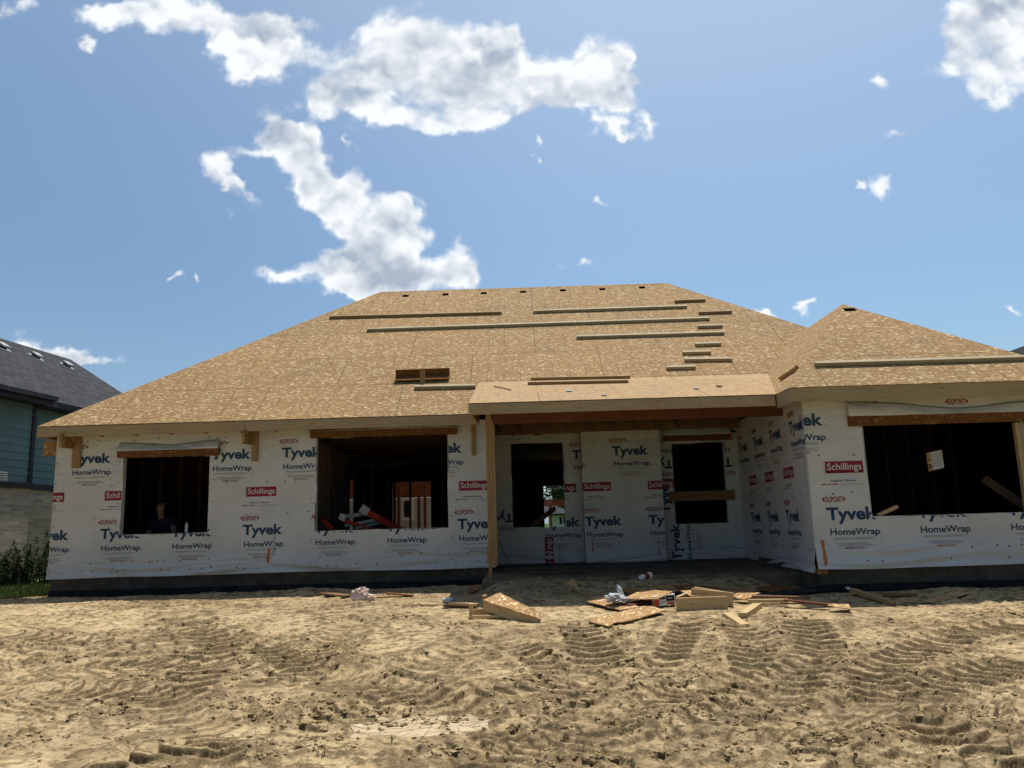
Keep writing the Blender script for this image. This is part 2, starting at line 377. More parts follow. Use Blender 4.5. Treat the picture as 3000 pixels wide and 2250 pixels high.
# ---------------------------------------------------------------- ground height field
class Lat:
    def __init__(s, n=256, seed=0): s.n = n; s.a = np.random.default_rng(seed).random((n, n)).astype(np.float32)*2-1
    def __call__(s, x, y):
        xi = np.floor(x); yi = np.floor(y); fx = (x-xi); fy = (y-yi); fx = fx*fx*(3-2*fx); fy = fy*fy*(3-2*fy)
        x0 = xi.astype(np.int64) % s.n; y0 = yi.astype(np.int64) % s.n; x1 = (x0+1) % s.n; y1 = (y0+1) % s.n
        return (s.a[y0, x0]*(1-fx)+s.a[y0, x1]*fx)*(1-fy)+(s.a[y1, x0]*(1-fx)+s.a[y1, x1]*fx)*fy
LT = [Lat(256, 20+i) for i in range(8)]
def fbm(x, y, f, o=4, g=.5, k=0, ridge=False):
    r = 0; a = 1.; tot = 0.
    for i in range(o):
        c = math.cos(.7*i+k); s_ = math.sin(.7*i+k)
        v = LT[(i+k) % 8]((x*c-y*s_)*f+i*17.3, (x*s_+y*c)*f+i*9.1)
        if ridge: v = 1-2*np.abs(v)
        r = r+a*v; tot += a; a *= g; f *= 2.03
    return r/tot
def base_h(x, y):
    h = .5*np.clip((y-4.3)/6.6, -.25, 1)
    h = h - .03*np.clip((-x-6)/3, 0, 1)
    return h
def gp(px, py):
    p = None; z = .3
    for _ in range(6):
        p = onZ(px, py, z); z = float(base_h(np.array([p.x]), np.array([p.y]))[0])
    return (p.x, p.y)
PXT = [  # wheel and track ruts: centre line on the photo's ground (2212 px scale), width m, lug pitch m, depth
 ([(395, 1328), (440, 1360), (465, 1400), (440, 1440), (400, 1490), (330, 1540)], .55, 0.213, 0.021),
 ([(760, 1345), (720, 1375), (700, 1410), (640, 1440), (560, 1470)], .40, 0.190, 0.017),
 ([(1010, 1395), (930, 1440), (870, 1490), (800, 1530), (640, 1570), (470, 1600), (250, 1640)], .55, 0.179, 0.029),
 ([(1245, 1350), (1270, 1390), (1300, 1430), (1310, 1470), (1270, 1520), (1150, 1570), (950, 1640)], .52, 0.202, 0.027),
 ([(1740, 1335), (1755, 1370), (1760, 1410), (1730, 1460), (1660, 1510), (1560, 1560), (1400, 1620)], .55, 0.202, 0.029),
 ([(1560, 1330), (1610, 1370), (1620, 1410), (1600, 1460), (1500, 1500), (1330, 1530), (1100, 1560)], .48, 0.190, 0.025),
 ([(2212, 1430), (2050, 1480), (1900, 1520), (1780, 1570), (1700, 1640)], .60, 0.179, 0.027),
 ([(1100, 1640), (1300, 1605), (1500, 1590), (1800, 1610), (2100, 1650)], .5, 0.168, 0.025),
 ([(60, 1450), (250, 1430), (420, 1440), (560, 1420)], .42, 0.190, 0.017),
 ([(1050, 1370), (1120, 1400), (1200, 1440), (1240, 1500), (1330, 1570), (1400, 1640)], .50, 0.179, 0.027),
 ([(2212, 1350), (2080, 1370), (1960, 1410), (1900, 1460), (1930, 1520), (2040, 1590), (2212, 1640)], .55, 0.190, 0.025),
 ([(0, 1500), (130, 1490), (300, 1500), (420, 1540), (480, 1600), (460, 1650)], .5, 0.168, 0.023),
 ([(1480, 1345), (1470, 1380), (1440, 1420), (1380, 1450), (1200, 1480), (1000, 1500), (820, 1480)], .45, 0.202, 0.023),
 ([(560, 1400), (640, 1440), (760, 1470), (900, 1500), (1050, 1560), (1120, 1640)], .5, .17, .026),
 ([(1740, 1440), (1600, 1480), (1450, 1500), (1300, 1560), (1180, 1600), (1000, 1660)], .5, .17, .026),
 ([(1560, 1650), (1650, 1600), (1800, 1560), (1950, 1540), (2212, 1530)], .5, .17, .024),
 ([(0, 1370), (160, 1380), (330, 1370), (480, 1345)], .45, 0.224, 0.015)]
TR = []
for pts, wd, lug, dp in PXT:
    P3 = [gp(a*1.3562, b_*1.3562) for a, b_ in pts]
    # smooth with catmull-rom
    out = []
    for i in range(len(P3)-1):
        p0 = np.array(P3[max(i-1, 0)]); p1 = np.array(P3[i]); p2 = np.array(P3[i+1]); p3 = np.array(P3[min(i+2, len(P3)-1)])
        for q in np.linspace(0, 1, 8, endpoint=False):
            out.append(.5*((2*p1)+(-p0+p2)*q+(2*p0-5*p1+4*p2-p3)*q*q+(-p0+3*p1-3*p2+p3)*q**3))
    out.append(np.array(P3[-1])); TR.append((np.array(out), wd, lug, dp))
CLP = [(860,1335,.5),(925,1345,.3),(440,1345,.35),(470,1400,.4),(760,1425,.5),(740,1400,.3),(1350,1375,.3),(1190,1420,.35),(1215,1520,.4),(1360,1440,.45),(1375,1465,.4),
 (545,1525,.5),(620,1540,.45),(700,1552,.5),(800,1560,.5),(900,1555,.5),(960,1550,.35),(700,1600,.4),(560,1620,.4),(30,1600,.5),(300,1480,.35),(380,1470,.35),(100,1430,.3),(1000,1350,.35),
 (1270,1370,.3),(1480,1470,.4),(1560,1530,.4),(1640,1400,.35),(1820,1440,.45),(1900,1345,.35),(2090,1325,.4),(2200,1330,.35),(1980,1480,.5),(2100,1540,.4),(1750,1620,.5),(1500,1620,.4),(1900,1610,.5),
 (1530,1350,.3),(1130,1480,.4),(980,1640,.4),(2150,1440,.4),(1230,1640,.4),(1700,1325,.3),(640,1425,.3),(1350,1560,.4),(200,1540,.4)]
CLP = [(gp(a*1.3562, b_*1.3562), r) for a, b_, r in CLP]
MUD = gp(905*1.3562, 1572*1.3562)
def ground_h(x, y, want_damp_shade=False):
    x = np.asarray(x, dtype=np.float64); y = np.asarray(y, dtype=np.float64)
    h = base_h(x, y)
    near = np.clip((16-y)/2.5, 0, 1)*np.clip((y+4)/3, 0, 1)*np.clip((13-np.abs(x))/3, 0, 1)
    damp_shade = np.zeros_like(h)
    und = .035*fbm(x, y, .55, 3, .5, 1)
    warpx = x+.10*fbm(x, y, 1.4, 3, .5, 3); warpy = y+.10*fbm(x, y, 1.4, 3, .5, 5)
    rough = np.clip(.5+1.1*fbm(x, y, .8, 3, .55, 2), 0, 1)
    smear = fbm(warpx*.8, warpy*2.6, 2.6, 5, .58, 4)
    d = und+(.009+.013*rough)*smear
    s2 = fbm(warpx*1.1+.3*und, warpy*2.1, 5.2, 4, .62, 5, True); d = d+(.002+.007*rough)*s2
    th = .9*fbm(x, y, .33, 2, .5, 4); rag = fbm(x, y, 1.3, 5, .6, 6); pm = np.clip(1.5*fbm(x, y, .7, 3, .55, 0)+.55, 0, 1)
    for pitch, amp, wv, kk in ((.34, .030, .5, 0), (.17, .020, .5, 3), (.08, .008, .5, 5)):
        ua = warpx*np.sin(th+.35*kk*np.sign(pitch-.1))+warpy*np.cos(th)
        st = (ua/pitch+wv*rag*.21/pitch+kk) % 1.0; prt = np.clip(st/.10, 0, 1)*np.clip((1-st)/.85, 0, 1)
        m2 = np.clip((.25+pm)*(.5+1.5*fbm(x, y, 1.9, 3, .6, kk+1)), .06, 1); d = d+amp*m2*(prt-.4)*1.5; damp_shade = np.maximum(damp_shade, m2*np.clip(1-np.abs(st-.02)/.10, 0, 1)*.55)  # ledge feet darkened in the mask, painted shade with damp
    rd = fbm(warpx, warpy*1.5, 3.6, 5, .62, 6, True)
    d = d+.024*rough**1.5*np.clip(rd-.12, 0, 1)
    fine = fbm(x, y, 17, 4, .65, 7)
    d = d+(.003+.007*rough)*fine
    for pts, wd, lug, dp in TR:
        lo = pts.min(0)-1; hi = pts.max(0)+1
        sel = np.nonzero((x > lo[0]) & (x < hi[0]) & (y > lo[1]) & (y < hi[1]))
        if len(sel[0]) == 0: continue
        xs = warpx[sel]; ys = warpy[sel]
        bd = np.full(xs.shape, 9.); ba = np.zeros(xs.shape); sg = np.zeros(xs.shape); s0 = 0.
        for i in range(len(pts)-1):
            a = pts[i]; e = pts[i+1]-a; L_ = math.hypot(*e)
            tt = np.clip(((xs-a[0])*e[0]+(ys-a[1])*e[1])/(L_*L_), 0, 1)
            dx = xs-a[0]-tt*e[0]; dy = ys-a[1]-tt*e[1]; dd = np.hypot(dx, dy); q = dd < bd
            bd = np.where(q, dd, bd); ba = np.where(q, s0+tt*L_, ba); sg = np.where(q, (e[0]*dy-e[1]*dx)/L_, sg); s0 += L_
        hw = wd/2
        inside = np.clip((hw-bd)/.06, 0, 1)
        saw = ((ba+np.abs(sg)*.55+.02*fine[sel]+.07*fbm(xs, ys, 3.1, 3, .6, 5))/lug) % 1.0
        lugs = np.clip((1-saw)/.10, 0, 1)*np.clip(saw/.75, 0, 1)
        ero = np.clip(.85+.9*fbm(xs, ys, 1.3, 2, .5, 2), .4, 1)*(1+.30*np.clip((9-ys)/4, 0, 1))
        berm = np.exp(-((bd-hw-.09)/.10)**2)
        cl_ = np.clip(fbm(xs, ys, 8, 4, .7, 3), -.2, 1)
        d[sel] = d[sel]*(1-.55*inside)+inside*(-dp*1.3+dp*2.6*lugs*ero)+berm*(.010+.026*cl_)
        damp_shade[sel] = np.maximum(damp_shade[sel], inside*np.clip(1-np.abs(saw-.93)/.20, 0, 1)*1.25*ero)  # groove between lugs painted dark, shade as well as turned damp soil
        damp_shade[sel] = np.maximum(damp_shade[sel], berm*np.clip(cl_*3.0+.50, 0, 1))
    for (cx, cy), r in CLP:
        r = r*.8; q = np.exp(-(((x-cx)/(r*1.35))**2+((y-cy)/(r*.8))**2))*np.clip(.55+1.3*fbm(x, y, 2.6, 3, .6, 2), 0, 1.2)
        sel = np.nonzero(q > .02)
        if len(sel[0]) == 0: continue
        n = fbm(x[sel], y[sel], 13, 4, .6, 1, True)
        d[sel] += q[sel]*(.012+.05*np.clip(n, 0, 1))
        damp_shade[sel] = np.maximum(damp_shade[sel], np.clip(q[sel]*(.15+1.5*n), 0, 1))
    d = np.where(d > 0, .050*np.tanh(d/.050), .05*np.tanh(d/.05))
    # dried puddle: flat
    q = np.exp(-(((x-MUD[0])/.55)**2+((y-MUD[1])/.3)**2)**2)
    d = d*(1-q)-.01*q
    for (ex, ey, er) in ((-2.4, 5.9, .9), (1.0, 5.4, .5), (-1.2, 5.7, .8)):
        q2 = np.exp(-(((x-ex)/er)**2+((y-ey)/(er*.28))**2)**2); d = d*(1-.8*q2)
    d = d*(1-.62*np.clip((y-9.0)/.7, 0, 1)*np.clip((x+1.6)/.5, 0, 1)*np.clip((5.2-x)/.5, 0, 1))
    # dirt heap in front of the porch slab, trench along the footing
    mound = np.exp(-(((x-.15)/.55)**2+((y-11.55)/.45)**2)); d = d+mound*(.13+.05*rd)
    d = d+.15*np.exp(-((y-11.95)/.38)**2)*np.clip((x+.8)/.4, 0, 1)*np.clip((3.6-x)/.4, 0, 1)
    damp_shade = np.maximum(damp_shade, np.clip(rough*2.3*(rd-.10)+2.3*fine+.9*(s2-.22), 0, .95))
    damp_shade = np.maximum(damp_shade, mound*.7)
    foot = np.where(x < -.5, 13.75, np.where(x > 3.9, 11.1, 13.5))
    cr = np.exp(-((foot-y-.55)/.35)**2); d = d+.035*cr*(1+fbm(x, y, 1.2, 2, .5, 3)) - .05*np.clip(1-(foot-y)/.4, 0, 1)
    d = np.where(y > 13.3, np.minimum(d, .02), d)
    hh = h+near*d
    return (hh, np.clip(damp_shade*near, 0, 1)) if want_damp_shade else hh
def gz(x, y): return float(ground_h(np.array([x]), np.array([y]))[0])
def hit(px, py, lift=0.):
    z = .45
    for _ in range(5):
        p = onZ(px, py, z); z = float(base_h(np.array([p.x]), np.array([p.y]))[0])+.01
    for _ in range(3):
        p = onZ(px, py, z+lift); z = .5*z+.5*gz(p.x, p.y)
    return onZ(px, py, z+lift)

def build_ground():
    s_in = np.linspace(-.78, .78, 1400); s_out = .78+np.array([.03, .08, .15, .3, .6, 1.2, 2.5, 6, 15, 40])
    S = np.concatenate([-s_out[::-1], s_in, s_out])
    Y = [4.3]
    while Y[-1] < 15.5: Y.append(Y[-1]+.0085+.0016*max(Y[-1]-4.3, 0))
    Y = np.array(Y); Y = np.concatenate([[-260, -80, -25, -8, -2, 1, 2.5, 3.3, 3.8, 4.0, 4.15], Y, [16, 17, 19, 22, 27, 35, 50, 80, 150, 300, 700, 1500]])
    Wd = np.clip(Y, 4.6, None)+.35
    Wd = np.where(Y > 16, Wd, Wd)
    X = S[None, :]*Wd[:, None]; YY = np.repeat(Y[:, None], len(S), 1)
    Z, D = ground_h(X, YY, True)
    ny, nx = X.shape
    co = np.stack([X, YY, Z], -1).reshape(-1, 3).astype(np.float32)
    i = np.arange(ny-1)[:, None]*nx+np.arange(nx-1)[None, :]
    q = np.stack([i, i+1, i+nx+1, i+nx], -1).reshape(-1, 4).astype(np.int32)
    me = bpy.data.meshes.new('ground'); me.vertices.add(len(co)); me.vertices.foreach_set('co', co.ravel())
    me.loops.add(q.size); me.loops.foreach_set('vertex_index', q.ravel()); me.polygons.add(len(q))
    me.polygons.foreach_set('loop_start', np.arange(0, q.size, 4, dtype=np.int32))
    a = me.attributes.new('damp_shade', 'FLOAT', 'POINT'); a.data.foreach_set('value', D.ravel().astype(np.float32))
    me.update(); me.validate()
    o = link('ground', me, M['soil']); o['kind'] = 'structure'; return o
build_ground()

# ---------------------------------------------------------------- writing on the wrap
def text_geo(s, off=.0, shear=0.):
    cu = bpy.data.curves.new('lettering', 'FONT'); cu.body = s; cu.size = 1; cu.offset = off; cu.shear = shear; cu.resolution_u = 3
    o = bpy.data.objects.new('lettering', cu); COL.objects.link(o); bpy.context.view_layer.update()
    me = bpy.data.meshes.new_from_object(o)
    v = np.array([q.co[:2] for q in me.vertices]).reshape(-1, 2); f = [tuple(p.vertices) for p in me.polygons]
    bpy.data.objects.remove(o); bpy.data.meshes.remove(me); bpy.data.curves.remove(cu); return v, f
_tc = {}
def text(s, off=.0):
    k = (s, off)
    if k not in _tc:
        v, f = text_geo(s, off); c, _ = text_geo('T', off)
        v = v.copy(); x0, x1 = v[:, 0].min(), v[:, 0].max(); ch = c[:, 1].max()
        v[:, 0] = (v[:, 0]-x0)/(x1-x0); v[:, 1] /= ch; _tc[k] = (v, f)
    return _tc[k]
BLUE, RED, GREY, WHT, NAIL, ORG, ALU = 1, 2, 3, 4, 5, 6, 7
WRAPM = [M['wrap'], M['blue'], M['red'], M['grey'], M['prwhite'], M['nail'], M['orange'], M['alu']]
class Prints:
    def __init__(s): s.items = []
    def add(s, v, f, mi, lay=0): s.items.append((np.array(v, float), f, mi, lay))
    def t(s, st, x, y, wd, cap, mi, T, off=.0, lay=0):
        v, f = text(st, off); q = v*np.array([wd, cap])+np.array([x, y]); s.add(T(q), f, mi, lay)
    def r(s, x0, x1, y0, y1, mi, T, lay=0): s.add(T(np.array([(x0, y0), (x1, y0), (x1, y1), (x0, y1)], float)), [(0, 1, 2, 3)], mi, lay)
    def ring(s, x, y, ra, rb, mi, T, w_=.35, n=14):
        v = [(x+ra*k_*math.cos(2*PI*i/n), y+rb*k_*math.sin(2*PI*i/n)) for i in range(n) for k_ in (1, 1-w_)]
        s.add(T(np.array(v)), [(2*i, 2*((i+1) % n), 2*((i+1) % n)+1, 2*i+1) for i in range(n)], mi)
    def logo(s, a, b, rot=0, what='dth', fl=1):
        c, sn = math.cos(rot), math.sin(rot)
        T = lambda q: np.stack([a+q[:, 0]*c-q[:, 1]*sn, b+q[:, 0]*sn+q[:, 1]*c], 1)
        if 'd' in what:
            s.t('DUPONT', .0, .235, .235, .078, RED, T, .018)
            for sg, cx in ((-1, -.022), (1, .257)):
                s.add(T(np.array([(cx-sg*.012, .235+.005), (cx-sg*.012, .235+.075), (cx+sg*.024, .274)])), [(0, 1, 2)], RED)
        if 't' in what:
            s.t('Tyvek', 0, 0, .68, .166, BLUE, T, .034); s.ring(.708, .008, .013, .013, GREY, T)
        if 'h' in what:
            s.t('HomeWrap', .03, -.205, .67, .088, BLUE, T, .022); s.ring(.72, -.198, .012, .012, GREY, T)
            for y, x0, x1 in ((-.247, .07, .32), (-.256, .07, .33), (-.247, .34, .60), (-.256, .34, .60), (-.268, .07, .60), (-.318, .10, .52), (-.326, .13, .55)):
                s.r(x0, x1, y, y+.005, GREY, T)
            s.t('Call 1-800-448-0835 tyvek.com/homewrap', .12, -.352, .46, .016, BLUE, T)
            s.t('MADE IN THE USA', .21, -.392, .26, .026, RED, T, .01)
            s.ring(.70, -.298, .010, .014, GREY, T, .25); s.r(.69, .725, -.268, -.264, GREY, T)
    def dealer(s, a, b, rot=0, small=True):
        c, sn = math.cos(rot), math.sin(rot)
        T = lambda q: np.stack([a+q[:, 0]*c-q[:, 1]*sn, b+q[:, 0]*sn+q[:, 1]*c], 1)
        s.r(.018, .535, 0, .163, RED, T); s.r(0, .005, 0, .163, GREY, T)
        s.t('Schillings', .045, .045, .465, .092, WHT, T, .006, 1)
        if small:
            s.t('Indiana | Illinois', .08, -.115, .33, .028, BLUE, T, .008)
            s.t('888-365-6005', -.05, -.16, .22, .022, RED, T, .008); s.t('www.schillings.com', .20, -.16, .33, .022, GREY, T, .006)
    def nails(s, a0, a1, b, big=True, seed=0):
        r_ = random.Random(int(seed*100+b*77+a0*13)); x = a0+.05
        while x < a1:
            bigdot = r_.random() < (.32 if big else 0)
            rr = .0125 if bigdot else .0055; cy = b+r_.uniform(-.018, .018)
            v = [(x+rr*math.cos(PI/3*i), cy+rr*math.sin(PI/3*i)) for i in range(6)]
            s.add(np.array(v), [tuple(range(6))], NAIL, 2); x += r_.uniform(.10, .21)
def wrap_sheet(name, parent, org, right, nrm, a0, a1, b0, b1, holes, pr, skirt=.40, cell=.055, amp=1., seed=0, clips=()):
    """house wrap sheet with ragged openings; prints follow its surface"""
    org = Vector(org); right = Vector(right).normalized(); nrm = Vector(nrm).normalized(); up = Vector((0, 0, 1))
    def disp(a, b):
        a = np.asarray(a, float); b = np.asarray(b, float)
        k = np.clip((b0+skirt-b)/skirt, 0, 1)
        fold = LT[3]((a*1.1+b*2.2)+seed, b*5.+seed)*.5+LT[4](a*.55+seed, b*13+.8*np.sin(a*1.7))*.7
        gen_ = LT[5](a*1.6+seed, b*.9)*.004+LT[6](a*5+seed, b*2)*.0016
        return .006+amp*(gen_+k*k*.035+k**.7*.11*np.abs(fold)*np.clip(k*3, 0, 1))
    def grid(lo, hi, cuts):
        cs = sorted(set([lo, hi]+[c for c in cuts if lo < c < hi])); out = []
        for p, q in zip(cs[:-1], cs[1:]):
            n = max(1, int(math.ceil((q-p)/cell))); out += list(np.linspace(p, q, n, endpoint=False))
        return np.array(out+[hi])
    A = grid(a0, a1, [h[0] for h in holes]+[h[1] for h in holes]); B = grid(b0, b1, [h[2] for h in holes]+[h[3] for h in holes]+[b0+skirt*.5, b0+skirt]+list(np.arange(b0+.018, b0+skirt, .018)))
    AA, BB = np.meshgrid(A, B); AJ = AA.copy(); BJ = BB.copy()
    for h in holes:
        e = 1e-6
        onb = (AA > h[0]-e) & (AA < h[1]+e) & (BB > h[2]-e) & (BB < h[3]+e)
        j1 = LT[1](AA*2.3+seed, BB*2.3)*.013+LT[2](AA*9+seed, BB*9)*.008; j2 = LT[2](AA*2.3, BB*2.3+seed+5)*.013+LT[1](AA*9, BB*9+seed)*.008
        AJ = np.where(onb, AJ+j1, AJ); BJ = np.where(onb, BJ+j2, BJ)
    bot = BB < b0+1e-6; BJ = np.where(bot, BJ+.012*LT[5](AA*1.3+seed, BB*0), BJ)
    D = disp(AJ, BJ)
    ny, nx = AA.shape; verts = []; faces = []; mis = []
    o_ = np.array(org); r_ = np.array(right); n_ = np.array(nrm); u_ = np.array(up)
    V = o_+AJ[..., None]*r_+BJ[..., None]*u_+D[..., None]*n_
    verts = V.reshape(-1, 3).tolist()
    flip = right.cross(up).dot(nrm) < 0
    for j in range(ny-1):
        for i in range(nx-1):
            ca = (A[i]+A[i+1])/2; cb = (B[j]+B[j+1])/2
            if any(h[0] < ca < h[1] and h[2] < cb < h[3] for h in holes): continue
            q = (j*nx+i, j*nx+i+1, (j+1)*nx+i+1, (j+1)*nx+i); faces.append(q if not flip else q[::-1]); mis.append(0)
    # prints: clip to the sheet
    for lay in (0, 1, 2):
        for mi in range(1, 8):
            its = [q for q in pr.items if q[2] == mi and q[3] == lay]
            if not its: continue
            bm = bmesh.new()
            for v, f, _, _ in its:
                if v[:, 0].max() < a0 or v[:, 0].min() > a1 or v[:, 1].max() < b0 or v[:, 1].min() > b1: continue
                vs_ = [bm.verts.new((x, y, 0)) for x, y in v]
                for p in f:
                    try: bm.faces.new([vs_[k] for k in p])
                    except ValueError: pass
            def cut(co, no): bmesh.ops.bisect_plane(bm, geom=bm.verts[:]+bm.edges[:]+bm.faces[:], plane_co=co, plane_no=no)
            for a in [a0, a1]+[x for h in holes for x in h[:2]]: cut((a, 0, 0), (1, 0, 0))
            for b in [b0, b1]+[x for h in holes for x in h[2:4]]: cut((0, b, 0), (0, 1, 0))
            if mi == RED and lay == 0:
                for b in np.arange(b0, b1, .08): cut((0, b, 0), (0, 1, 0))
            g = .014
            kill = []
            for f in bm.faces:
                c = f.calc_center_median()
                if not (a0 < c.x < a1 and b0 < c.y < b1) or any(h[0]-g < c.x < h[1]+g and h[2]-g < c.y < h[3]+g for h in holes): kill.append(f)
            bmesh.ops.delete(bm, geom=kill, context='FACES')
            bm.verts.ensure_lookup_table(); k = len(verts)
            if len(bm.verts):
                P2 = np.array([(q.co.x, q.co.y) for q in bm.verts]); d = disp(P2[:, 0], P2[:, 1])+.0035+.002*lay
                verts += (o_+P2[:, :1]*r_+P2[:, 1:]*u_+d[:, None]*n_).tolist()
                for f in bm.faces: faces.append(tuple(k+q.index for q in f.verts)); mis.append(mi)
            bm.free()
    me = bpy.data.meshes.new(name); me.from_pydata(verts, [], faces); me.polygons.foreach_set('material_index', mis)
    me.polygons.foreach_set('use_smooth', [True]*len(faces)); me.update()
    return link(name, me, WRAPM, parent)
def wall_panel(mb, org, right, back, a0, a1, b0, b1, holes, th=.14, mi=0, mib=0):
    """solid wall with openings: front, back and reveals"""
    org = Vector(org); right = Vector(right).normalized(); back = Vector(back).normalized()*th; up = Vector((0, 0, 1))
    A = sorted(set([a0, a1]+[c for h in holes for c in h[:2] if a0 < c < a1])); B = sorted(set([b0, b1]+[c for h in holes for c in h[2:4] if b0 < c < b1]))
    P_ = lambda a, b, k=0: org+right*a+up*b+back*k
    def solid(i, j):
        if i < 0 or j < 0 or i >= len(A)-1 or j >= len(B)-1: return False
        ca, cb = (A[i]+A[i+1])/2, (B[j]+B[j+1])/2
        return not any(h[0] < ca < h[1] and h[2] < cb < h[3] for h in holes)
    for i in range(len(A)-1):
        for j in range(len(B)-1):
            if not solid(i, j): continue
            x0, x1, y0, y1 = A[i], A[i+1], B[j], B[j+1]
            uv = [(x0, y0), (x1, y0), (x1, y1), (x0, y1)]
            mb.face([P_(x0, y0), P_(x1, y0), P_(x1, y1), P_(x0, y1)], uv, mi)
            mb.face([P_(x0, y1, 1), P_(x1, y1, 1), P_(x1, y0, 1), P_(x0, y0, 1)], uv[::-1], mib)
            for (di, dj, p, q) in ((-1, 0, (x0, y1), (x0, y0)), (1, 0, (x1, y0), (x1, y1)), (0, -1, (x0, y0), (x1, y0)), (0, 1, (x1, y1), (x0, y1))):
                if not solid(i+di, j+dj):
                    mb.face([P_(*p), P_(*p, 1), P_(*q, 1), P_(*q)], [(p[0]+p[1], 0), (p[0]+p[1], th), (q[0]+q[1], th), (q[0]+q[1], 0)], mib)

# ================================================================ THE HOUSE
LY, GY, RY, BY = 13.82, 11.14, 15.32, 15.06      # front faces: left wall, garage wall, recess, bay
SX = 3.93                                         # garage corner
WB = .80                                          # bottom of wrap
house = thing('unfinished_house', 'single storey house under construction with bare OSB hip roof and printed white wrap', 'house', (0, 14, .5))
H = house
def hole(px0, py0, px1, py1, Y): p = onY(px0, py0, Y); q = onY(px1, py1, Y); return (min(p.x, q.x), max(p.x, q.x), min(p.z, q.z), max(p.z, q.z))
W1 = (-6.91, -5.40, 1.50, 2.81); W2 = (-3.56, -1.285, 1.47, 3.06)
W4 = (-.22, .78, 1.43, 3.00); W5 = (2.84, 3.84, 1.41, 2.93); W3 = (4.725, 6.95, 1.465, 2.715)
def grow(h, g=.015): return (h[0]-g, h[1]+g, h[2]-g, h[3]+g)
XL = -8.09; XR = 8.3
# foundation
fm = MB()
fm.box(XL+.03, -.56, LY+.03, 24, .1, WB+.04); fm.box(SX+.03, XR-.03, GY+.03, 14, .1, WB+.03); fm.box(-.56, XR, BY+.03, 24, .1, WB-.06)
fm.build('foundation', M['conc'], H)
dm = MB()
dm.box(XL+.015, -.62, LY+.005, LY+.028, .1, .60); dm.build('damp_proof_coating', M['dark'], H)
dm = MB(); dm.box(SX+.02, XR, GY+.005, GY+.028, .1, .58)
dm.build('damp_proof_coating', M['dark'], H)
sm = MB(); sm.box(-.64, SX+.05, 12.02, BY+.02, .1, .705); slab = sm.build('porch_slab', M['concdirt'], H, bevel=.015)
st_ = MB(); st_.box(-.6, .05, BY-.012, BY+.018, .70, .83); st_.box(.05, 4.05, BY-.012, BY+.018, .70, .765)
# walls
wm = MB(); wall_panel(wm, (0, LY, 0), (1, 0, 0), (0, 1, 0), XL, -.555, WB, 3.30, [grow(W1), grow(W2)], mib=1); wm.build('front_wall', [M['osb'], M['inner_shade']], H)
wm = MB(); wall_panel(wm, (0, GY, 0), (1, 0, 0), (0, 1, 0), SX, XR, WB, 3.28, [grow(W3)], mib=1); wm.build('garage_wall', [M['osb'], M['inner_shade']], H)
wm = MB(); wall_panel(wm, (0, RY, 0), (1, 0, 0), (0, 1, 0), -.555, 4.13, .72, 3.26, [grow(W4), grow(W5)], mib=1); wm.build('entry_wall', [M['osb'], M['inner_shade']], H)
SIDE_L = RY-GY; sdir = Vector((SX-4.10, GY-RY, 0)).normalized(); snrm = Vector((-sdir.y, sdir.x, 0)) ; snrm = -snrm if snrm.x > 0 else snrm
wm = MB(); wall_panel(wm, (4.10, RY, 0), sdir, -snrm, 0, (Vector((SX, GY, 0))-Vector((4.10, RY, 0))).length-.002, .72, 3.28, []); wm.build('garage_side_wall', M['osb'], H)
wm = MB(); wall_panel(wm, (-.565, 0, 0), (0, 1, 0), (-1, 0, 0), LY+.145, RY-.002, .72, 3.28, []); wm.build('porch_side_wall', M['osb'], H)
wm = MB(); wm.box(1.12, 2.57, BY, RY-.002, .73, 3.32); wm.build('door_bay_panel', M['osb'], H)
# prints and wrap sheets
def ab(px, py, Y): p = onY(px, py, Y); return p.x, p.z
p = Prints()
for k in range(-1, 6): p.logo(onY(293, 1581, LY).x+1.22*k-(.0), 1.447)
x1 = onY(209.6, 1358, LY).x
for k in range(0, 6): p.logo(x1+1.22*k, 2.745)
for k in range(-1, 6): p.dealer(onY(304, 1470, LY).x+1.22*k, 2.085)
for b_ in (3.12, 2.33, 1.79, 1.045, .90): p.nails(XL, -.6, b_, True, 1)
for a_ in (XL+.03, W1[0]-.06, W1[1]+.08, W2[0]-.07, W2[1]+.06):
    for b_ in np.arange(.95, 3.0, .36): rr = .011; p.add(np.array([(a_+rr*math.cos(PI/3*i), b_+random.uniform(-.06, .06)*0+rr*math.sin(PI/3*i)) for i in range(6)]), [tuple(range(6))], NAIL, 2)
def spray(pr, a, b0, b1, wd=.03):
    r_ = random.Random(int(a*50)); z = b0; pts = []; k = 0
    L_ = []; R_ = []
    for z in np.linspace(b0, b1, 14):
        c = a+r_.uniform(-.007, .007); h = wd*r_.uniform(.45, 1); L_.append((c-h, z)); R_.append((c+h, z))
    v = L_+R_; pr.add(np.array(v), [(i, 14+i, 14+i+1, i+1) for i in range(13)], ORG, 2)
a_, b_ = ab(788, 1618, LY); spray(p, a_, b_-.17, b_+.06, .034)
a_, b_ = ab(1432, 1625, LY); spray(p, a_, b_-.14, b_+.12, .03)
p.r(*[onY(q, 1600, LY).x for q in (800, 805.5)], .93, 1.42, ALU, lambda q: q, 1)
wrap_sheet('front_wrap', H, (0, LY, 0), (1, 0, 0), (0, -1, 0), XL-.005, -.50, WB, 3.30, [W1, W2], p, seed=3)
p = Prints(); gx0 = onY(2422.8, 1530, GY).x
for k in range(0, 4): p.logo(gx0+1.22*k, 1.437)
g1 = onY(2268, 1265, GY).x
for k in range(0, 4): p.logo(g1+1.22*k, 2.735)
gs = onY(2415.6, 1396, GY).x
for k in range(0, 4): p.dealer(gs+1.22*k, 2.065)
for b_ in (3.10, 2.32, 1.79, 1.04, .87): p.nails(SX, 7.5, b_, True, 2)
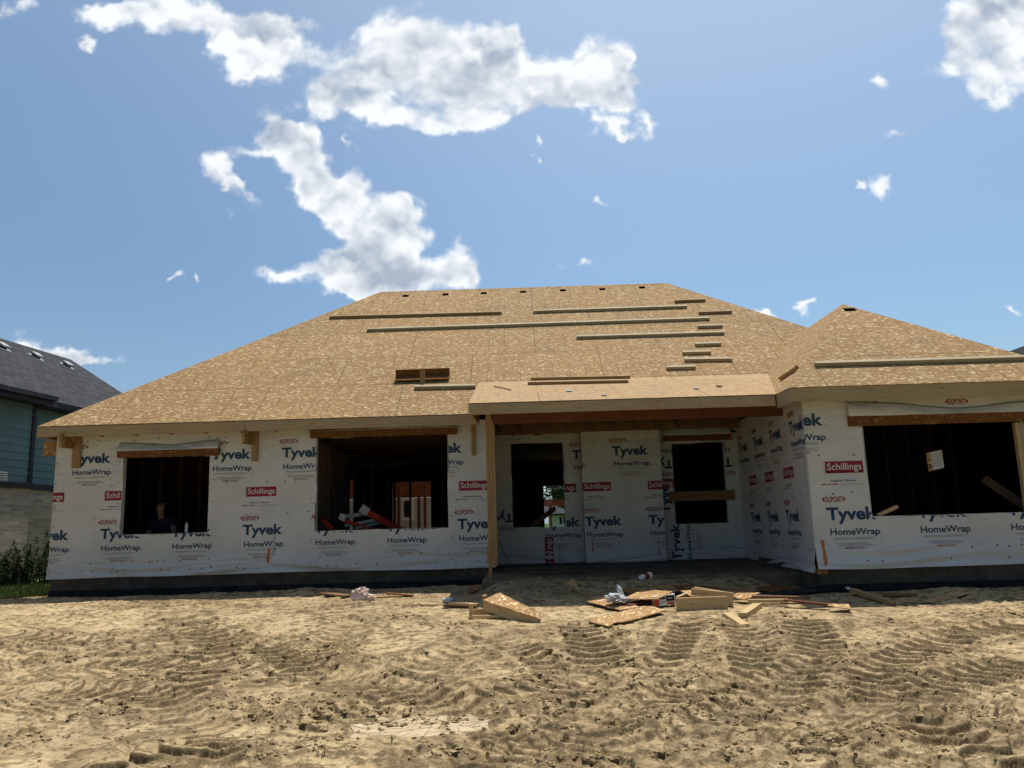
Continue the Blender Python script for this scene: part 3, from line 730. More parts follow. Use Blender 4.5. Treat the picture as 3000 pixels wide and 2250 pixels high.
a_, b_ = ab(2412, 1620, GY); spray(p, a_, b_-.16, b_+.17, .028)
wrap_sheet('garage_wrap', H, (0, GY, 0), (1, 0, 0), (0, -1, 0), SX-.012, 7.9, WB-.015, 3.28, [W3], p, seed=8)
p = Prints()
def sa(px, py): q = onX(px, py, 4.0); return RY-q.y
for q in ((2310.1, 1531), (2246.8, 1531), (2192, 1531)): p.logo(sa(*q), 1.43)
for q in ((2325.5, 1290), (2256, 1300), (2200.5, 1310), (2152, 1320)): p.logo(sa(*q), 2.70)
for q in ((2301, 1400), (2238.5, 1408), (2185, 1413)): p.dealer(sa(*q), 2.06)
SL = (Vector((SX, GY, 0))-Vector((4.10, RY, 0))).length
for b_ in (3.10, 2.32, 1.79, 1.04): p.nails(0, SL, b_, True, 4)
wrap_sheet('side_wrap', H, (4.10, RY, 0), sdir, snrm, .01, SL+.012, .74, 3.28, [], p, seed=12, amp=.6)
# porch back walls: pieces of wrap turned every way
p = Prints()
a_, b_ = ab(1584, 1271, RY-.01); p.logo(a_+.03, b_+.14, PI, 'th')
a_, b_ = ab(1676, 1345, RY); p.logo(a_, b_, 0)
a_, b_ = ab(1556, 1540, RY); p.logo(1.02-.66, 1.43, 0)
a_, b_ = ab(1624, 1662, RY); p.dealer(a_, b_+.02, PI/2)
p.logo(-.50+.3, 1.70, PI, 'dt'); p.dealer(.46, 2.06)
for b_ in (3.1, 2.6, 2.1, 1.35, 1.0): p.nails(-.5, 1.1, b_, True, 5)
wrap_sheet('entry_wrap', H, (0, RY, 0), (1, 0, 0), (0, -1, 0), -.55, 1.11, .75, 3.18, [W4], p, seed=15, amp=.8)
p = Prints()
a_, b_ = ab(1999, 1645, RY); p.logo(a_-.02, b_+.02, PI/2, 'th')
p.logo(3.98, 2.62, PI); p.logo(2.86, 2.62, PI); p.dealer(2.36, 2.10); p.logo(2.74, 1.62, PI/2, 'th')
a_, b_ = ab(2090, 1262, RY); p.logo(a_+.45, b_+.12, PI, 'th')
for b_ in (3.1, 2.6, 2.1, 1.3, .95): p.nails(2.6, 4.1, b_, True, 6)
wrap_sheet('entry_wrap', H, (0, RY, 0), (1, 0, 0), (0, -1, 0), 2.575, 4.09, .72, 3.18, [W5], p, seed=18, amp=.8)
p = Prints()
p.logo(ab(1714, 1548, BY)[0], 1.43); p.logo(ab(1901, 1548, BY)[0], 1.43); p.logo(ab(1793, 1340, BY)[0], 2.72); p.logo(ab(1793, 1340, BY)[0]-1.22, 2.72)
p.dealer(ab(1709, 1445, BY)[0]-.02, 2.06); p.dealer(ab(1896, 1440, BY)[0], 2.06)
for b_ in (3.28, 2.98, 2.55, 1.79, 1.10): p.nails(1.12, 2.57, b_, True, 7)
spray(p, 1.24, .95, 1.2, .012); spray(p, 2.45, .85, 1.15, .012)
wrap_sheet('bay_wrap', H, (0, BY, 0), (1, 0, 0), (0, -1, 0), 1.105, 2.585, .745, 3.33, [], p, seed=21, amp=1.3)

# window headers with the cut wrap folded over them, protruding past the wall face
def header(px0, px1, pyb0, pyb1, hgt, Y, dep=.10, right_open=False):
    a = onY(px0, pyb0, Y-dep); b_ = onY(px1, pyb1, Y-dep)
    m = MB(); z0 = (a.z+b_.z)/2; n = 2
    m.box(a.x, a.x+(b_.x-a.x)*.6, Y-dep, Y-.012, z0, z0+hgt); m.box(a.x+(b_.x-a.x)*.6+.003, b_.x, Y-dep+.002, Y-.012, z0, z0+hgt)
    m.build('window_header', M['osbd'], H)
    return a.x, b_.x, z0+hgt
def flap(x0, x1, z, Y, dep, hh, seed):
    n = 44; v = []; f = []; hs = hh; hq = np.linspace(0, 1, len(hs))
    for i in range(n+1):
        q = i/n; x = x0+(x1-x0)*q; s_ = float(LT[2](np.array([q*5+seed]), np.array([.5]))[0]); s2 = float(LT[4](np.array([q*9+seed]), np.array([.5]))[0])
        hh = float(np.interp(q, hq, hs)); top = z+hh+.010*s_; out = .015+.05*abs(s2)
        v += [(x, Y-.012, top+.035), (x, Y-.012-out, top+.01), (x, Y-dep*.7-.02*s2, z+hh*.42), (x, Y-dep-.010, z-.012+.006*s2)]
        if i < n: k = 4*i; f += [(k+j, k+4+j, k+5+j, k+1+j) for j in range(3)]
    me = bpy.data.meshes.new('wrap_flap'); me.from_pydata(v, [], f); me.polygons.foreach_set('use_smooth', [True]*len(f)); me.update()
    o = link('wrap_flap', me, M['wrap'], H); md = o.modifiers.new('thick', 'SOLIDIFY'); md.thickness = .002; return o
x0, x1, z = header(342, 638, 1342, 1332, .125, LY); flap(x0, x1, z, LY, .10, [.115, .10, .07, .055, .065, .10, .11], 1)
x0, x1, z = header(908, 1337, 1283, 1270, .125, LY, .12); flap(x0+.07, x1, z, LY, .12, [.0, .045, .06, .055, .06, .07, .05], 4)
x0, x1, z = header(2489, 3060, 1248, 1232, .145, GY, .06); flap(x0, x1, z, GY, .06, [.165, .15, .12, .07, .035, .06, .10, .11], 9)
x0, x1, z = header(1945, 2143, 1293, 1287, .12, RY, .08); flap(x0, x1, z, RY, .08, [.07, .12, .11, .10, .12, .07], 13)
# sill and jamb wrap returns
for h, Y in ((W1, LY), (W2, LY), (W4, RY), (W5, RY), (W3, GY)):
    m = MB(); g = .004
    m.obox((h[0]+g, Y+.002, h[2]-.002), (.004, 0, 0), (0, .10, 0), (0, 0, h[3]-h[2])); m.obox((h[1]-g-.004, Y+.002, h[2]-.002), (.004, 0, 0), (0, .10, 0), (0, 0, h[3]-h[2]))
    m.obox((h[0], Y+.002, h[2]), (h[1]-h[0], 0, 0), (0, .13, 0), (0, 0, .004)); m.build('wrap_return', M['wrap'], H)

# roof ------------------------------------------------------------
S = .74; EZ = 3.352; EY = 13.42; EXL = -8.228
RLx, RYY, RZ = -3.258, 18.39, EZ+S*4.97; RRx = 3.542; EXR = RRx+4.97; BYY = RYY+4.97
def m_(px, py, z0=EZ, y0=EY, s=S):
    d = RM @ Vector(((px-1500)/F, -(py-1125)/F, -1)); c = Vector((0, 0, CAMZ)); t_ = (z0-s*y0-c.z+s*c.y)/(d.z-s*d.y); return c+d*t_
def roof_face(name, pts, m, holes=(), th=.013, uoff=(0, 0), ins=None):
    a = Vector(pts[0]); e = (Vector(pts[1])-a).normalized(); nn_ = e.cross(Vector(pts[2])-a).normalized(); g = nn_.cross(e)
    bm = bmesh.new(); uvl = bm.loops.layers.uv.new('UVMap'); bm.faces.new([bm.verts.new(q) for q in pts])
    for (c, hw, hh) in holes:
        for dd, vv in ((e, hw), (-e, hw), (g, hh), (-g, hh)):
            bmesh.ops.bisect_plane(bm, geom=bm.verts[:]+bm.edges[:]+bm.faces[:], plane_co=c+dd*vv, plane_no=dd)
    kill = [f for f in bm.faces if any(abs((f.calc_center_median()-c).dot(e)) < hw and abs((f.calc_center_median()-c).dot(g)) < hh for c, hw, hh in holes)]
    bmesh.ops.delete(bm, geom=kill, context='FACES')
    for f in bm.faces:
        for l in f.loops: l[uvl].uv = ((l.vert.co-a).dot(e)+uoff[0], (l.vert.co-a).dot(g)+uoff[1])
    me = bpy.data.meshes.new(name); bm.to_mesh(me); bm.free(); o = link(name, me, m, H)
    md = o.modifiers.new('thick', 'SOLIDIFY'); md.thickness = th; md.offset = -1; return o
EL = (EXL, EY, EZ); ER = (EXR, EY, EZ); RL = (RLx, RYY, RZ); RR = (RRx, RYY, RZ); BLc = (EXL, BYY, EZ); BRc = (EXR, BYY, EZ)
vent = [(m_(x*1.3562, y*1.3562), .072, .075) for x, y in ((876, 639), (962, 636), (1045, 633.3), (1130, 630.3), (1216, 627), (1301, 624.5), (1387, 621))]
roof_face('main_roof', [EL, ER, RR, RL], M['roof'], vent)
roof_face('hip_roof', [BLc, EL, RL], M['roof']); roof_face('hip_roof', [ER, BRc, RR], M['roof']); roof_face('back_roof', [BRc, BLc, RL, RR], M['roof'])
GX0 = 3.64; GE = 3.217; GEY = 10.74; AX, AYY = 5.451, 13.135; AZ = GE+S*(AYY-GEY); GX1 = AX+(AYY-GEY)
apex = (AX, AYY, AZ); A2 = (AX, 16.2, AZ)
gv = m_(2490, 907, GE, GEY)
roof_face('garage_roof', [(GX0, GEY, GE), (GX1, GEY, GE), apex], M['roof'], [(gv, .10, .07)], uoff=(.7, .3))
roof_face('garage_roof', [(GX0, 13.9, GE), (GX0, GEY, GE), apex, A2], M['roof'], uoff=(.3, .1)); roof_face('garage_roof', [(GX1, GEY, GE), (GX1, 14.5, GE), A2, apex], M['roof'])
PFY = 11.35; pl = onY(1372.3, 1177.5, PFY); pr_ = onY(2270, 1158.5, PFY); PZ = (pl.z+pr_.z)/2; PX0 = pl.x
ps = (4.052-PZ)/(14.376-PFY)
ytop = (EZ-S*EY-PZ+ps*PFY)/(ps-S)+.03; ztop = PZ+ps*(ytop-PFY)
roof_face('porch_roof', [(PX0, PFY, PZ), (GX0+.02, PFY, PZ), (GX0+1.25, ytop, ztop+.005), (PX0, ytop, ztop+.005)], M['porch'], uoff=(.2, 0))
# side cheek of the porch roof where it stands above the main roof
m = MB(); zb = lambda y: max(EZ+S*(y-EY), 0) if y > EY else EZ-.16
m.prism([(PX0+.015, PFY+.02, PZ-.02), (PX0+.015, ytop-.05, ztop-.03), (PX0+.015, EY+.05, EZ-.02), (PX0+.015, EY-.02, EZ-.17), (PX0+.015, PFY+.02, PZ-.16)], (.03, 0, 0)); m.build('porch_gable_board', M['osb'], H)
# fascia boards
def fascia(a, b, out, hgt=.168, th=.038, split=(), name='fascia_board', m='fascia'):
    a = Vector(a); b = Vector(b); d = b-a; cuts = [0]+list(split)+[1]
    mb = MB()
    for s0, s1 in zip(cuts[:-1], cuts[1:]):
        mb.obox(a+d*s0+Vector((0, 0, -hgt)), d*(s1-s0)-d.normalized()*.004, Vector(out)*th, (0, 0, hgt))
    return mb.build(name, M[m], H)
fascia((EXL+.005, EY+.005, EZ-.014), (PX0-.01, EY+.005, EZ-.014), (0, 1, 0), split=(.475,))
fascia((EXL+.005, BYY, EZ-.014), (EXL+.005, EY+.05, EZ-.014), (1, 0, 0))
fascia((PX0, PFY+.005, PZ-.014), (GX0-.01, PFY+.005, PZ-.014), (0, 1, 0), hgt=.15)
fascia((GX0+.005, GEY+.005, GE-.014), (GX1, GEY+.005, GE-.014), (0, 1, 0), hgt=.18)
fascia((GX0+.005, GEY+.045, GE-.014), (GX0+.005, PFY+.02, GE-.014), (1, 0, 0), hgt=.18)
# flat soffit framing behind the fascias (rough rafter feet)
for x in np.arange(EXL+.3, PX0-.1, .61):
    if random.random() < .0: continue
    MB().obox((x, EY+.05, EZ-.16), (.038, 0, 0), (0, .36, .0), (0, 0, .10)).build('rafter_tail', M['stud'], H)
# porch beam, post, joists and hangers
BMY = 12.10; bl = onY(1445, 1237, BMY); br = onY(2297, 1222, BMY)
bz = (bl.z+br.z)/2
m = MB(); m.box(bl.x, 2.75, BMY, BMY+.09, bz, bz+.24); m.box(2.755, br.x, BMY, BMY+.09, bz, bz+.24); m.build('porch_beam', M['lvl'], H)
m = MB(); m.box(-.545, -.50, BMY-.005, BMY+.13, .72, bz+.25); m.box(-.498, -.455, BMY-.002, BMY+.13, .90, bz+.25); m.box(-.453, -.412, BMY-.004, BMY+.13, .90, bz-.002)
post = m.build('porch_post', M['pined'], H)
m = MB(); m.box(-.60, 4.09, BY-.10, BY-.06, 3.165, 3.36); m.build('ledger_board', M['stud'], H)
for x in np.arange(-.4, 4.0, .41):
    MB().box(x, x+.038, BMY+.095, BY-.105, 3.20, 3.34).build('porch_joist', M['stud'], H)
    j = MB(); j.box(x-.008, x-.002, BY-.16, BY-.104, 3.19, 3.30); j.box(x+.04, x+.046, BY-.16, BY-.104, 3.19, 3.30); j.build('joist_hanger', M['metal'], H)
m = MB(); m.box(2.85, 3.10, BMY+.6, BY-.3, 3.345, 3.355); m.box(-.55, 4.05, BMY+.1, BY, 3.36, 3.372); m.build('porch_ceiling', M['osbd'], H)
# lookouts and wall blocks under the left eave
def lookout(px0, py0, py1, Y0=13.36):
    a = onY(px0, py0, Y0); b_ = onY(px0, py1, Y0)
    return MB().prism([(a.x+.04, Y0, a.z), (a.x+.04, LY-.012, a.z+.02), (a.x+.04, LY-.012, b_.z+.02), (a.x+.04, Y0+.0, b_.z)][::-1], (-.04, 0, 0)).build('eave_lookout', M['osb'], H)
lookout(174, 1272, 1311); lookout(709, 1257, 1300)
for px0, px1, t_, b2 in ((216, 234, 1277, 1371), (739.5, 754.5, 1262, 1351), (1380.5, 1393, 1244, 1334)):
    a = onY(px0, t_, LY-.04); b_ = onY(px1, b2, LY-.04)
    MB().box(a.x, b_.x, LY-.052, LY-.013, b_.z, a.z).build('wall_block', M['pined'], H)
a = onY(133, 1293, LY+.25); b_ = onY(168, 1336, LY+.25); MB().box(a.x, XL-.01, LY+.2, LY+.25, b_.z, a.z).build('return_block', M['osb'], H)
# crosspieces over the entry window and braces
a = onY(1961, 1440, RY-.1); b_ = onY(2155, 1463, RY-.1); MB().box(a.x, b_.x, RY-.07, RY-.03, b_.z, a.z-.005).build('window_crosspiece', M['stud'], H)

# inside ----------------------------------------------------------
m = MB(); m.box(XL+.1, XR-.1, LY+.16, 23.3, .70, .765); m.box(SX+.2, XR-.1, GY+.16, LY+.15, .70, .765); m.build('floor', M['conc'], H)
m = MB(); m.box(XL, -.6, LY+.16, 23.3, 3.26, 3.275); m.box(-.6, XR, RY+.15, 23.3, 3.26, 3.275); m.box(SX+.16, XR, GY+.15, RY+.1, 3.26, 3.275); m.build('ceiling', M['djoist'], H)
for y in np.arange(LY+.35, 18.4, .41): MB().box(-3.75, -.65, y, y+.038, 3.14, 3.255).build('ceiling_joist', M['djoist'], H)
for x_, s_, y_ in ((XL, 1, LY), (XR, -1, GY)):
    m = MB(); wall_panel(m, (x_, 0, 0), (0, 1, 0), (s_, 0, 0), y_+.15, 23.3, .7, 3.28, [], .12, 0, 1); m.build('end_wall', [M['osb'], M['inner_shade']], H)
BKY = 23.3
q0 = onY(1592, 1424, BKY); q1 = onY(1668, 1424, BKY); bo1 = (q0.x, q1.x, 1.30, q0.z)
q0 = onY(1150, 1418, BKY); q1 = onY(1262, 1418, BKY); bo2 = (q0.x, q1.x, .85, q0.z+.05)
bo3 = (-5.4, -4.9, .85, 2.9)
m = MB(); wall_panel(m, (0, BKY, 0), (1, 0, 0), (0, 1, 0), XL, XR, .7, 3.28, [bo1, bo2, bo3], .14); m.build('back_wall', M['inner_shade'], H)
def studwall(p0, p1, z0=.77, z1=3.25, sp=.41, sheath=None, name='stud_wall', skip=()):
    p0 = Vector((p0[0], p0[1], 0)); p1 = Vector((p1[0], p1[1], 0)); d = (p1-p0); L_ = d.length; d.normalize(); nrm = Vector((-d.y, d.x, 0))
    m = MB(); m.obox(p0+Vector((0, 0, z0)), d*L_, nrm*.09, (0, 0, .038))
    o = m.build(name, M['istud'], H); x = 0
    MB().obox(p0+Vector((0, 0, z1-.076)), d*L_, nrm*.09, (0, 0, .076)).build('top_plate', M['istud'], o)
    if sheath: MB().obox(p0+nrm*sheath+Vector((0, 0, z0)), d*L_, nrm*.012, (0, 0, z1-z0)).build('sheathing', M['inner_shade'], o)
    while x < L_-.03:
        if not any(a < x < b_ for a, b_ in skip):
            MB().obox(p0+d*x+Vector((0, 0, z0+.04)), d*.038, nrm*.089, (0, 0, z1-z0-.12)).build('stud', M['istud'], o)
        x += sp
    return o
studwall((-3.95, LY+.16), (-3.95, 18.6), sp=.31)
studwall((XL+.15, 16.6), (-4.0, 16.6), sheath=.10)
studwall((-3.95, 18.7), (-.7, 18.7), sp=.41, skip=((1.2, 1.9),))
studwall((-4.6, 20.9), (-2.9, 20.9), sp=.41)
studwall((-.75, RY+.16), (-.75, 21.5), sp=.41, sheath=-.02)
studwall((2.1, RY+.2), (2.1, 19), sp=.41, sheath=.1); studwall((2.75, 17.6), (3.5, 17.6), sp=.2)
studwall((2.1, 19.05), (8, 19.05), sp=.6, sheath=.10)
studwall((SX+.3, 14.9), (XR-.3, 14.9), sp=.41, sheath=.10)

# ================================================================ boards lying on the roofs
def on_roof(px, py, which):
    if which == 'main': return m_(px, py)
    if which == 'porch': return m_(px, py, PZ, PFY, ps)
    if which == 'garage': return m_(px, py, GE, GEY)
    # left face of the garage roof
    d = RM @ Vector(((px-1500)/F, -(py-1125)/F, -1)); c = Vector((0, 0, CAMZ)); sx = (AZ-GE)/(AX-GX0)
    t_ = (GE-sx*GX0-c.z+sx*c.x)/(d.z-sx*d.x); return c+d*t_
def rnorm(which):
    s = {'main': S, 'porch': ps, 'garage': S}.get(which)
    if s is None: sx = (AZ-GE)/(AX-GX0); return Vector((-sx, 0, 1)).normalized()
    return Vector((0, -s, 1)).normalized()
def roof_board(x0, y0, x1, y1, label, which='main', w=.062, t=.055, m='greypine', lift=0, name='toe_board', cat='board', pieces=1, group='boards lying on the roofs'):
    a = on_roof(x0*1.3562, y0*1.3562, which); b_ = on_roof(x1*1.3562, y1*1.3562, which); n = rnorm(which); d = b_-a
    up = n.cross(d).normalized(); up = -up if up.z < 0 else up
    a = a+n*(lift+.001); mb = MB(); mb.obox(a, d, up*w, n*t)
    o = mb.build(name, M[m], None, bevel=.003); tag(o, label, cat, group); return o
RB = [(712, 688.5, 1084, 678.5, 'long weathered board high on the left half of the roof, upper left of all'),
 (1152, 676.5, 1484, 665.5, 'long board below the right hand ridge vents, topmost long board of the right half'),
 (793, 716, 1533, 691.5, 'longest board on the main roof, running across its middle'),
 (1246, 732, 1565, 722.5, 'long board just under the right end of the longest roof board'),
 (1458, 654, 1524, 651, 'short cleat highest up the roof, below the right end of the ridge'),
 (1510, 679, 1581, 676.5, 'short dark cleat nearest the right hip of the main roof'),
 (1508, 709, 1561, 707.5, 'short cleat between the two long boards at their right ends'),
 (1502, 748, 1558, 746.3, 'short cleat right under the lowest long board of the right half'),
 (1475, 766, 1536, 764.6, 'second lowest of the short cleats in the right hand column'),
 (1479, 781.5, 1582, 780, 'longest of the cleats low on the right half of the main roof'),
 (1440, 799, 1503, 797, 'lowest and leftmost short cleat of the right hand column'),
 (895, 841, 1027, 838.5, 'board low on the main roof touching the left edge of the porch roof')]
for x0, y0, x1, y1, lb in RB:
    dk = 'dark' in lb or 'weathered' in lb or 'highest' in lb; roof_board(x0, y0, x1, y1, lb, m='pined' if dk else 'greypine', w=.05 if dk else .062, t=.055)  # darker wood carries the shade on the faces turned downslope
roof_board(1140, 832.5, 1357, 828, 'lower of two stacked boards lying on the porch roof', 'porch', m='pined', w=.12)
roof_board(1147, 829.5, 1362, 825.5, 'upper of two stacked boards lying on the porch roof', 'porch', m='pined', lift=.055, w=.07)
roof_board(1761, 792, 2330, 775, 'long pale board across the front slope of the garage roof', 'garage')
roof_board(1686, 822, 1721, 800, 'short cleat on the narrow left slope of the garage roof', 'side', m='pined')
# small scraps on the porch roof
for i, (px, py, sz, lb) in enumerate([(1658, 1149, .06, 'small grey scrap on porch roof, left of the others'), (1762, 1161, .05, 'small grey scrap near the porch roof edge, centre'), (2033, 1142, .05, 'small grey scrap right of centre on the porch roof'), (2099, 1135, .06, 'brown wedge scrap on the right part of the porch roof')]):
    a = on_roof(px, py, 'porch'); n = rnorm('porch')
    mb = MB(); mb.prism([a+n*.03, a+Vector((sz*1.6, .0, .02)), a+Vector((sz*1.3, .05, .04)), a+Vector((.01, .06, .05))], (0, 0, -.018)); tag(mb.build('roof_scrap', M['stud' if i == 3 else 'alu']), lb, 'scrap')
a = on_roof(1447, 1134, 'porch'); b_ = on_roof(1497, 1145, 'porch'); n = rnorm('porch')
tag(MB().tube([a+n*.012, (a+b_)/2+n*.02, b_+n*.012], .010, 5).build('wood_strip', M['stud']), 'thin dark strip of wood at the left end of the porch roof', 'wood strip')
# roof bracket: plank on edge with a short upright
br_ = thing('roof_bracket', 'OSB plank standing on edge with a short upright, alone on the lower left roof', 'roof bracket', m_(1240, 1105))
a = m_(1160, 1112); b_ = m_(1318, 1106); d = b_-a; z_ = Vector((0, 0, 1))
MB().prism([a+z_*.0, b_, b_+Vector((0, -.06, .17)), a+Vector((0, -.06, .17))], (0, .018, 0)).build('plank', M['osbd'], br_)
MB().obox(a+Vector((0, -.14, -.06)), d, (0, .14, .10), (0, -.012, .018)).build('shelf', M['osbd'], br_)
c = a+d*.47; MB().obox(c+Vector((0, -.16, -.12)), (.085, 0, 0), (0, .04, .0), (0, -.03, .27)).build('upright', M['pined'], br_)

# ================================================================ things in the openings
def plank_between(name, label, cat, p, q, w, t, m, side=(0, 0, 1), group=None):
    p = Vector(p); q = Vector(q); d = q-p; s_ = Vector(side); s_ = (s_-d*(s_.dot(d)/d.length_squared)).normalized(); n = d.normalized().cross(s_)
    o = MB().obox(p-s_*w/2-n*t/2, d, s_*w, n*t).build(name, M[m], None, bevel=.003); return tag(o, label, cat, group)
plank_between('diagonal_brace', 'pale lumber brace slanting down to the right edge inside the garage opening', 'brace', onY(2882, 1402, 12.2), onY(3030, 1500, 11.9), .12, .04, 'stud')
plank_between('lumber_offcut', 'bright pointed offcut leaning in the lower left corner of the garage opening', 'offcut', onY(2572, 1510, GY+.10), onY(2630, 1484, GY-.05), .045, .08, 'pine')
plank_between('diagonal_brace', 'lumber brace slanting up to the right inside the left entry opening', 'brace', onY(1556, 1542, RY+.25), onY(1625, 1490, RY+.9), .09, .04, 'stud')
# board with paper tag hung in the garage opening
tg = thing('notice_board', 'small OSB square with white lined paper sheet hanging in the garage opening', 'notice', onY(2738, 1350, 11.9))
a = onY(2714, 1327, 11.9); b_ = onY(2757, 1317, 11.9); c = onY(2764, 1372, 11.9); d = onY(2722, 1381, 11.9)
MB().prism([d, c, b_, a], (0, .02, 0)).build('backing', M['osbl'], tg)
e = (b_-a); f_ = (d-a); o_ = a+e*.26+f_*.03+Vector((0, -.006, 0))
MB().prism([o_+f_*.94, o_+f_*.94+e*.76, o_+e*.76, o_], (0, .003, 0)).build('paper', M['prwhite'], tg)
m = MB()
for k in range(6): s0 = o_+f_*(.12+.125*k)+Vector((0, -.002, 0))+e*.05; m.obox(s0, e*.66, f_*.018, (0, -.001, 0))
m.obox(a+e*.08+f_*.66+Vector((0, -.004, 0)), e*.10, f_*.2, (0, -.002, 0)); m.build('printed_line', M['blue'], tg)
m = MB(); m.tube([(a+b_)/2+Vector((0, .01, 0)), (a+b_)/2+Vector((0, .05, .9)), ], .004, 5); m.build('cord', M['black'], tg)
MB().box(6.86, 6.94, GY+.05, GY+.12, 1.49, 2.70).build('window_jamb', M['pine'], H)

# red fibreglass ladder lying inside the wide opening
ld = thing('stepladder', 'folded red stepladder with aluminium steps lying slanted in the widest opening', 'ladder', (-2.6, 14.6, .77))
A_ = onY(1068, 1497, 14.6); B_ = onY(1178, 1556, 15.0)
def rail(p, q, w, t, m, nm):
    d = q-p; s_ = Vector((0, 0, 1)); s_ = (s_-d*(s_.dot(d)/d.length_squared)).normalized(); n = d.normalized().cross(s_)
    return MB().obox(p-s_*w/2-n*t/2, d, s_*w, n*t).build(nm, M[m], ld, bevel=.004)
rail(A_, B_, .115, .03, 'redm', 'rail'); 
A2_ = onY(1000, 1522, 14.35); B2_ = onY(1090, 1552, 14.6); rail(A2_, B2_, .06, .03, 'redm', 'rail')
C_ = onY(948, 1530, 14.3); 
for (p0, q0, w_) in (((1000, 1515, 14.3), (1062, 1506, 14.7), .07), ((1010, 1540, 14.4), (1105, 1522, 14.8), .05), ((1040, 1548, 14.4), (1118, 1530, 14.85), .04)):
    rail(onY(*p0), onY(*q0), w_, .02, 'alu', 'step')
rail(onY(1057, 1488, 14.58), onY(1078, 1501, 14.62), .15, .05, 'alu', 'end_bracket'); rail(onY(995, 1512, 14.3), onY(1012, 1518, 14.3), .11, .04, 'alu', 'end_bracket')
plank_between('level', 'short red tool end poking up at the lower left of the widest opening', 'tool', onY(948, 1523, 14.2), onY(975, 1552, 14.1), .06, .04, 'redm')

# worker crouching behind the left window
def skin(name, verts, edges, rad, m, parent=None, sub=2):
    me = bpy.data.meshes.new(name); me.from_pydata(verts, edges, []); o = link(name, me, m, parent)
    bm = bmesh.new(); bm.from_mesh(me); lay = bm.verts.layers.skin.verify()
    for v, r in zip(bm.verts, rad): v[lay].radius = (r, r) if not isinstance(r, tuple) else r
    bm.verts.ensure_lookup_table(); bm.verts[0][lay].use_root = True; bm.to_mesh(me); bm.free()
    md = o.modifiers.new('skin', 'SKIN'); md.use_smooth_shade = True; md = o.modifiers.new('sub', 'SUBSURF'); md.levels = sub; md.render_levels = sub; return o
M['skin'] = m_noise('skin', (.32, .17, .11), (.38, .21, .14), 6, .6)
M['shirt'] = m_noise('navy_shirt', (.018, .022, .035), (.028, .032, .05), 8, .9)
M['hair'] = m_noise('short_hair', (.14, .10, .07), (.22, .17, .12), 30, .9)
hx, hz = onY(470, 1490, 14.75).x, onY(470, 1490, 14.75).z
pe = thing('person', 'person in a dark shirt kneeling inside the left window, leaning on one arm', 'person', (hx, 14.8, .765))
O = Vector((hx, 14.75, hz))
vb = [(.02, .30, -.72), (.03, .22, -.50), (.02, .12, -.30), (.01, .05, -.20), (0, .02, -.12), (0, .0, .0), (0, -.01, .07),
      (-.17, .10, -.26), (-.23, .0, -.50), (-.20, -.18, -.66), (-.18, -.26, -.70),
      (.19, .06, -.26), (.29, -.02, -.42), (.22, -.20, -.60), (.20, -.27, -.66),
      (.14, .22, -.86), (.18, -.16, -.98), (.18, .22, -1.08), (-.12, .24, -.86), (-.16, -.14, -.98), (-.16, .24, -1.08)]
eb = [(0, 1), (1, 2), (2, 3), (3, 4), (4, 5), (5, 6), (2, 7), (7, 8), (8, 9), (9, 10), (2, 11), (11, 12), (12, 13), (13, 14), (0, 15), (15, 16), (16, 17), (0, 18), (18, 19), (19, 20)]
rb = [.15, .155, .17, .07, .05, .072, .062, .06, .05, .036, .03, .06, .05, .036, .03, .09, .06, .05, .09, .06, .05]
skin('body', [tuple(O+Vector(v)) for v in vb], eb, rb, M['skin'], pe)
skin('shirt', [tuple(O+Vector(v)) for v in (vb[0], vb[1], vb[2], (.005, .045, -.165), vb[7], (-.21, .04, -.42), vb[11], (.25, .01, -.35))], [(0, 1), (1, 2), (2, 3), (2, 4), (4, 5), (2, 6), (6, 7)], [.17, .175, .19, .085, .085, .075, .085, .075], M['shirt'], pe)
skin('trousers', [tuple(O+Vector(v)) for v in (vb[0], vb[15], vb[16], vb[17], vb[18], vb[19], vb[20])], [(0, 1), (1, 2), (2, 3), (0, 4), (4, 5), (5, 6)], [.175, .105, .08, .065, .105, .08, .065], M['shirt'], pe)
skin('hair', [tuple(O+Vector(v)) for v in ((0, .03, -.01), (0, .025, .06), (0, .0, .09))], [(0, 1), (1, 2)], [.085, .09, .06], M['hair'], pe)
for s_ in (-1, 1):
    for k in range(4):
        b0_ = O+Vector((s_*.19+(k-1.5)*.018, -.27, -.68)); skin('finger', [tuple(b0_), tuple(b0_+Vector((0, -.035, -.01))), tuple(b0_+Vector((0, -.06, -.03)))], [(0, 1), (1, 2)], [.009, .009, .007], M['skin'], pe, 1)
    b0_ = O+Vector((s_*.16, -.24, -.68)); skin('thumb', [tuple(b0_), tuple(b0_+Vector((-s_*.025, -.03, -.01)))], [(0, 1)], [.011, .009], M['skin'], pe, 1)
def bottle(name, label, p, r, h, m, capm, ax=(0, 0, 1), lab=None):
    p = Vector(p); ax = Vector(ax).normalized(); b = thing(name, label, 'bottle', p)
    prof = [(0, .55), (.02, .95), (.1, 1), (.3, .96), (.34, 1), (.62, 1), (.76, .75), (.86, .42), (.90, .38)]
    MB().tube([p+ax*h*q for q, _ in prof], [r*k for _, k in prof], 12).build('bottle_body', m, b, True, True)
    MB().tube([p+ax*h*.90, p+ax*h], r*.42, 10).build('cap', capm, b)
    if lab: MB().tube([p+ax*h*.34, p+ax*h*.60], r*1.02, 12, cap=False).build('label', lab, b)
    return b
M['clear'] = mat('clear_plastic', (.55, .62, .62), .25, 0, .5)[0]
q = onY(546, 1556, LY+.07); bottle('water_bottle', 'small clear bottle with pink cap standing on the left window sill', (q.x, LY+.07, 1.508), .026, .19, M['clear'], M['red'], lab=M['alu'])

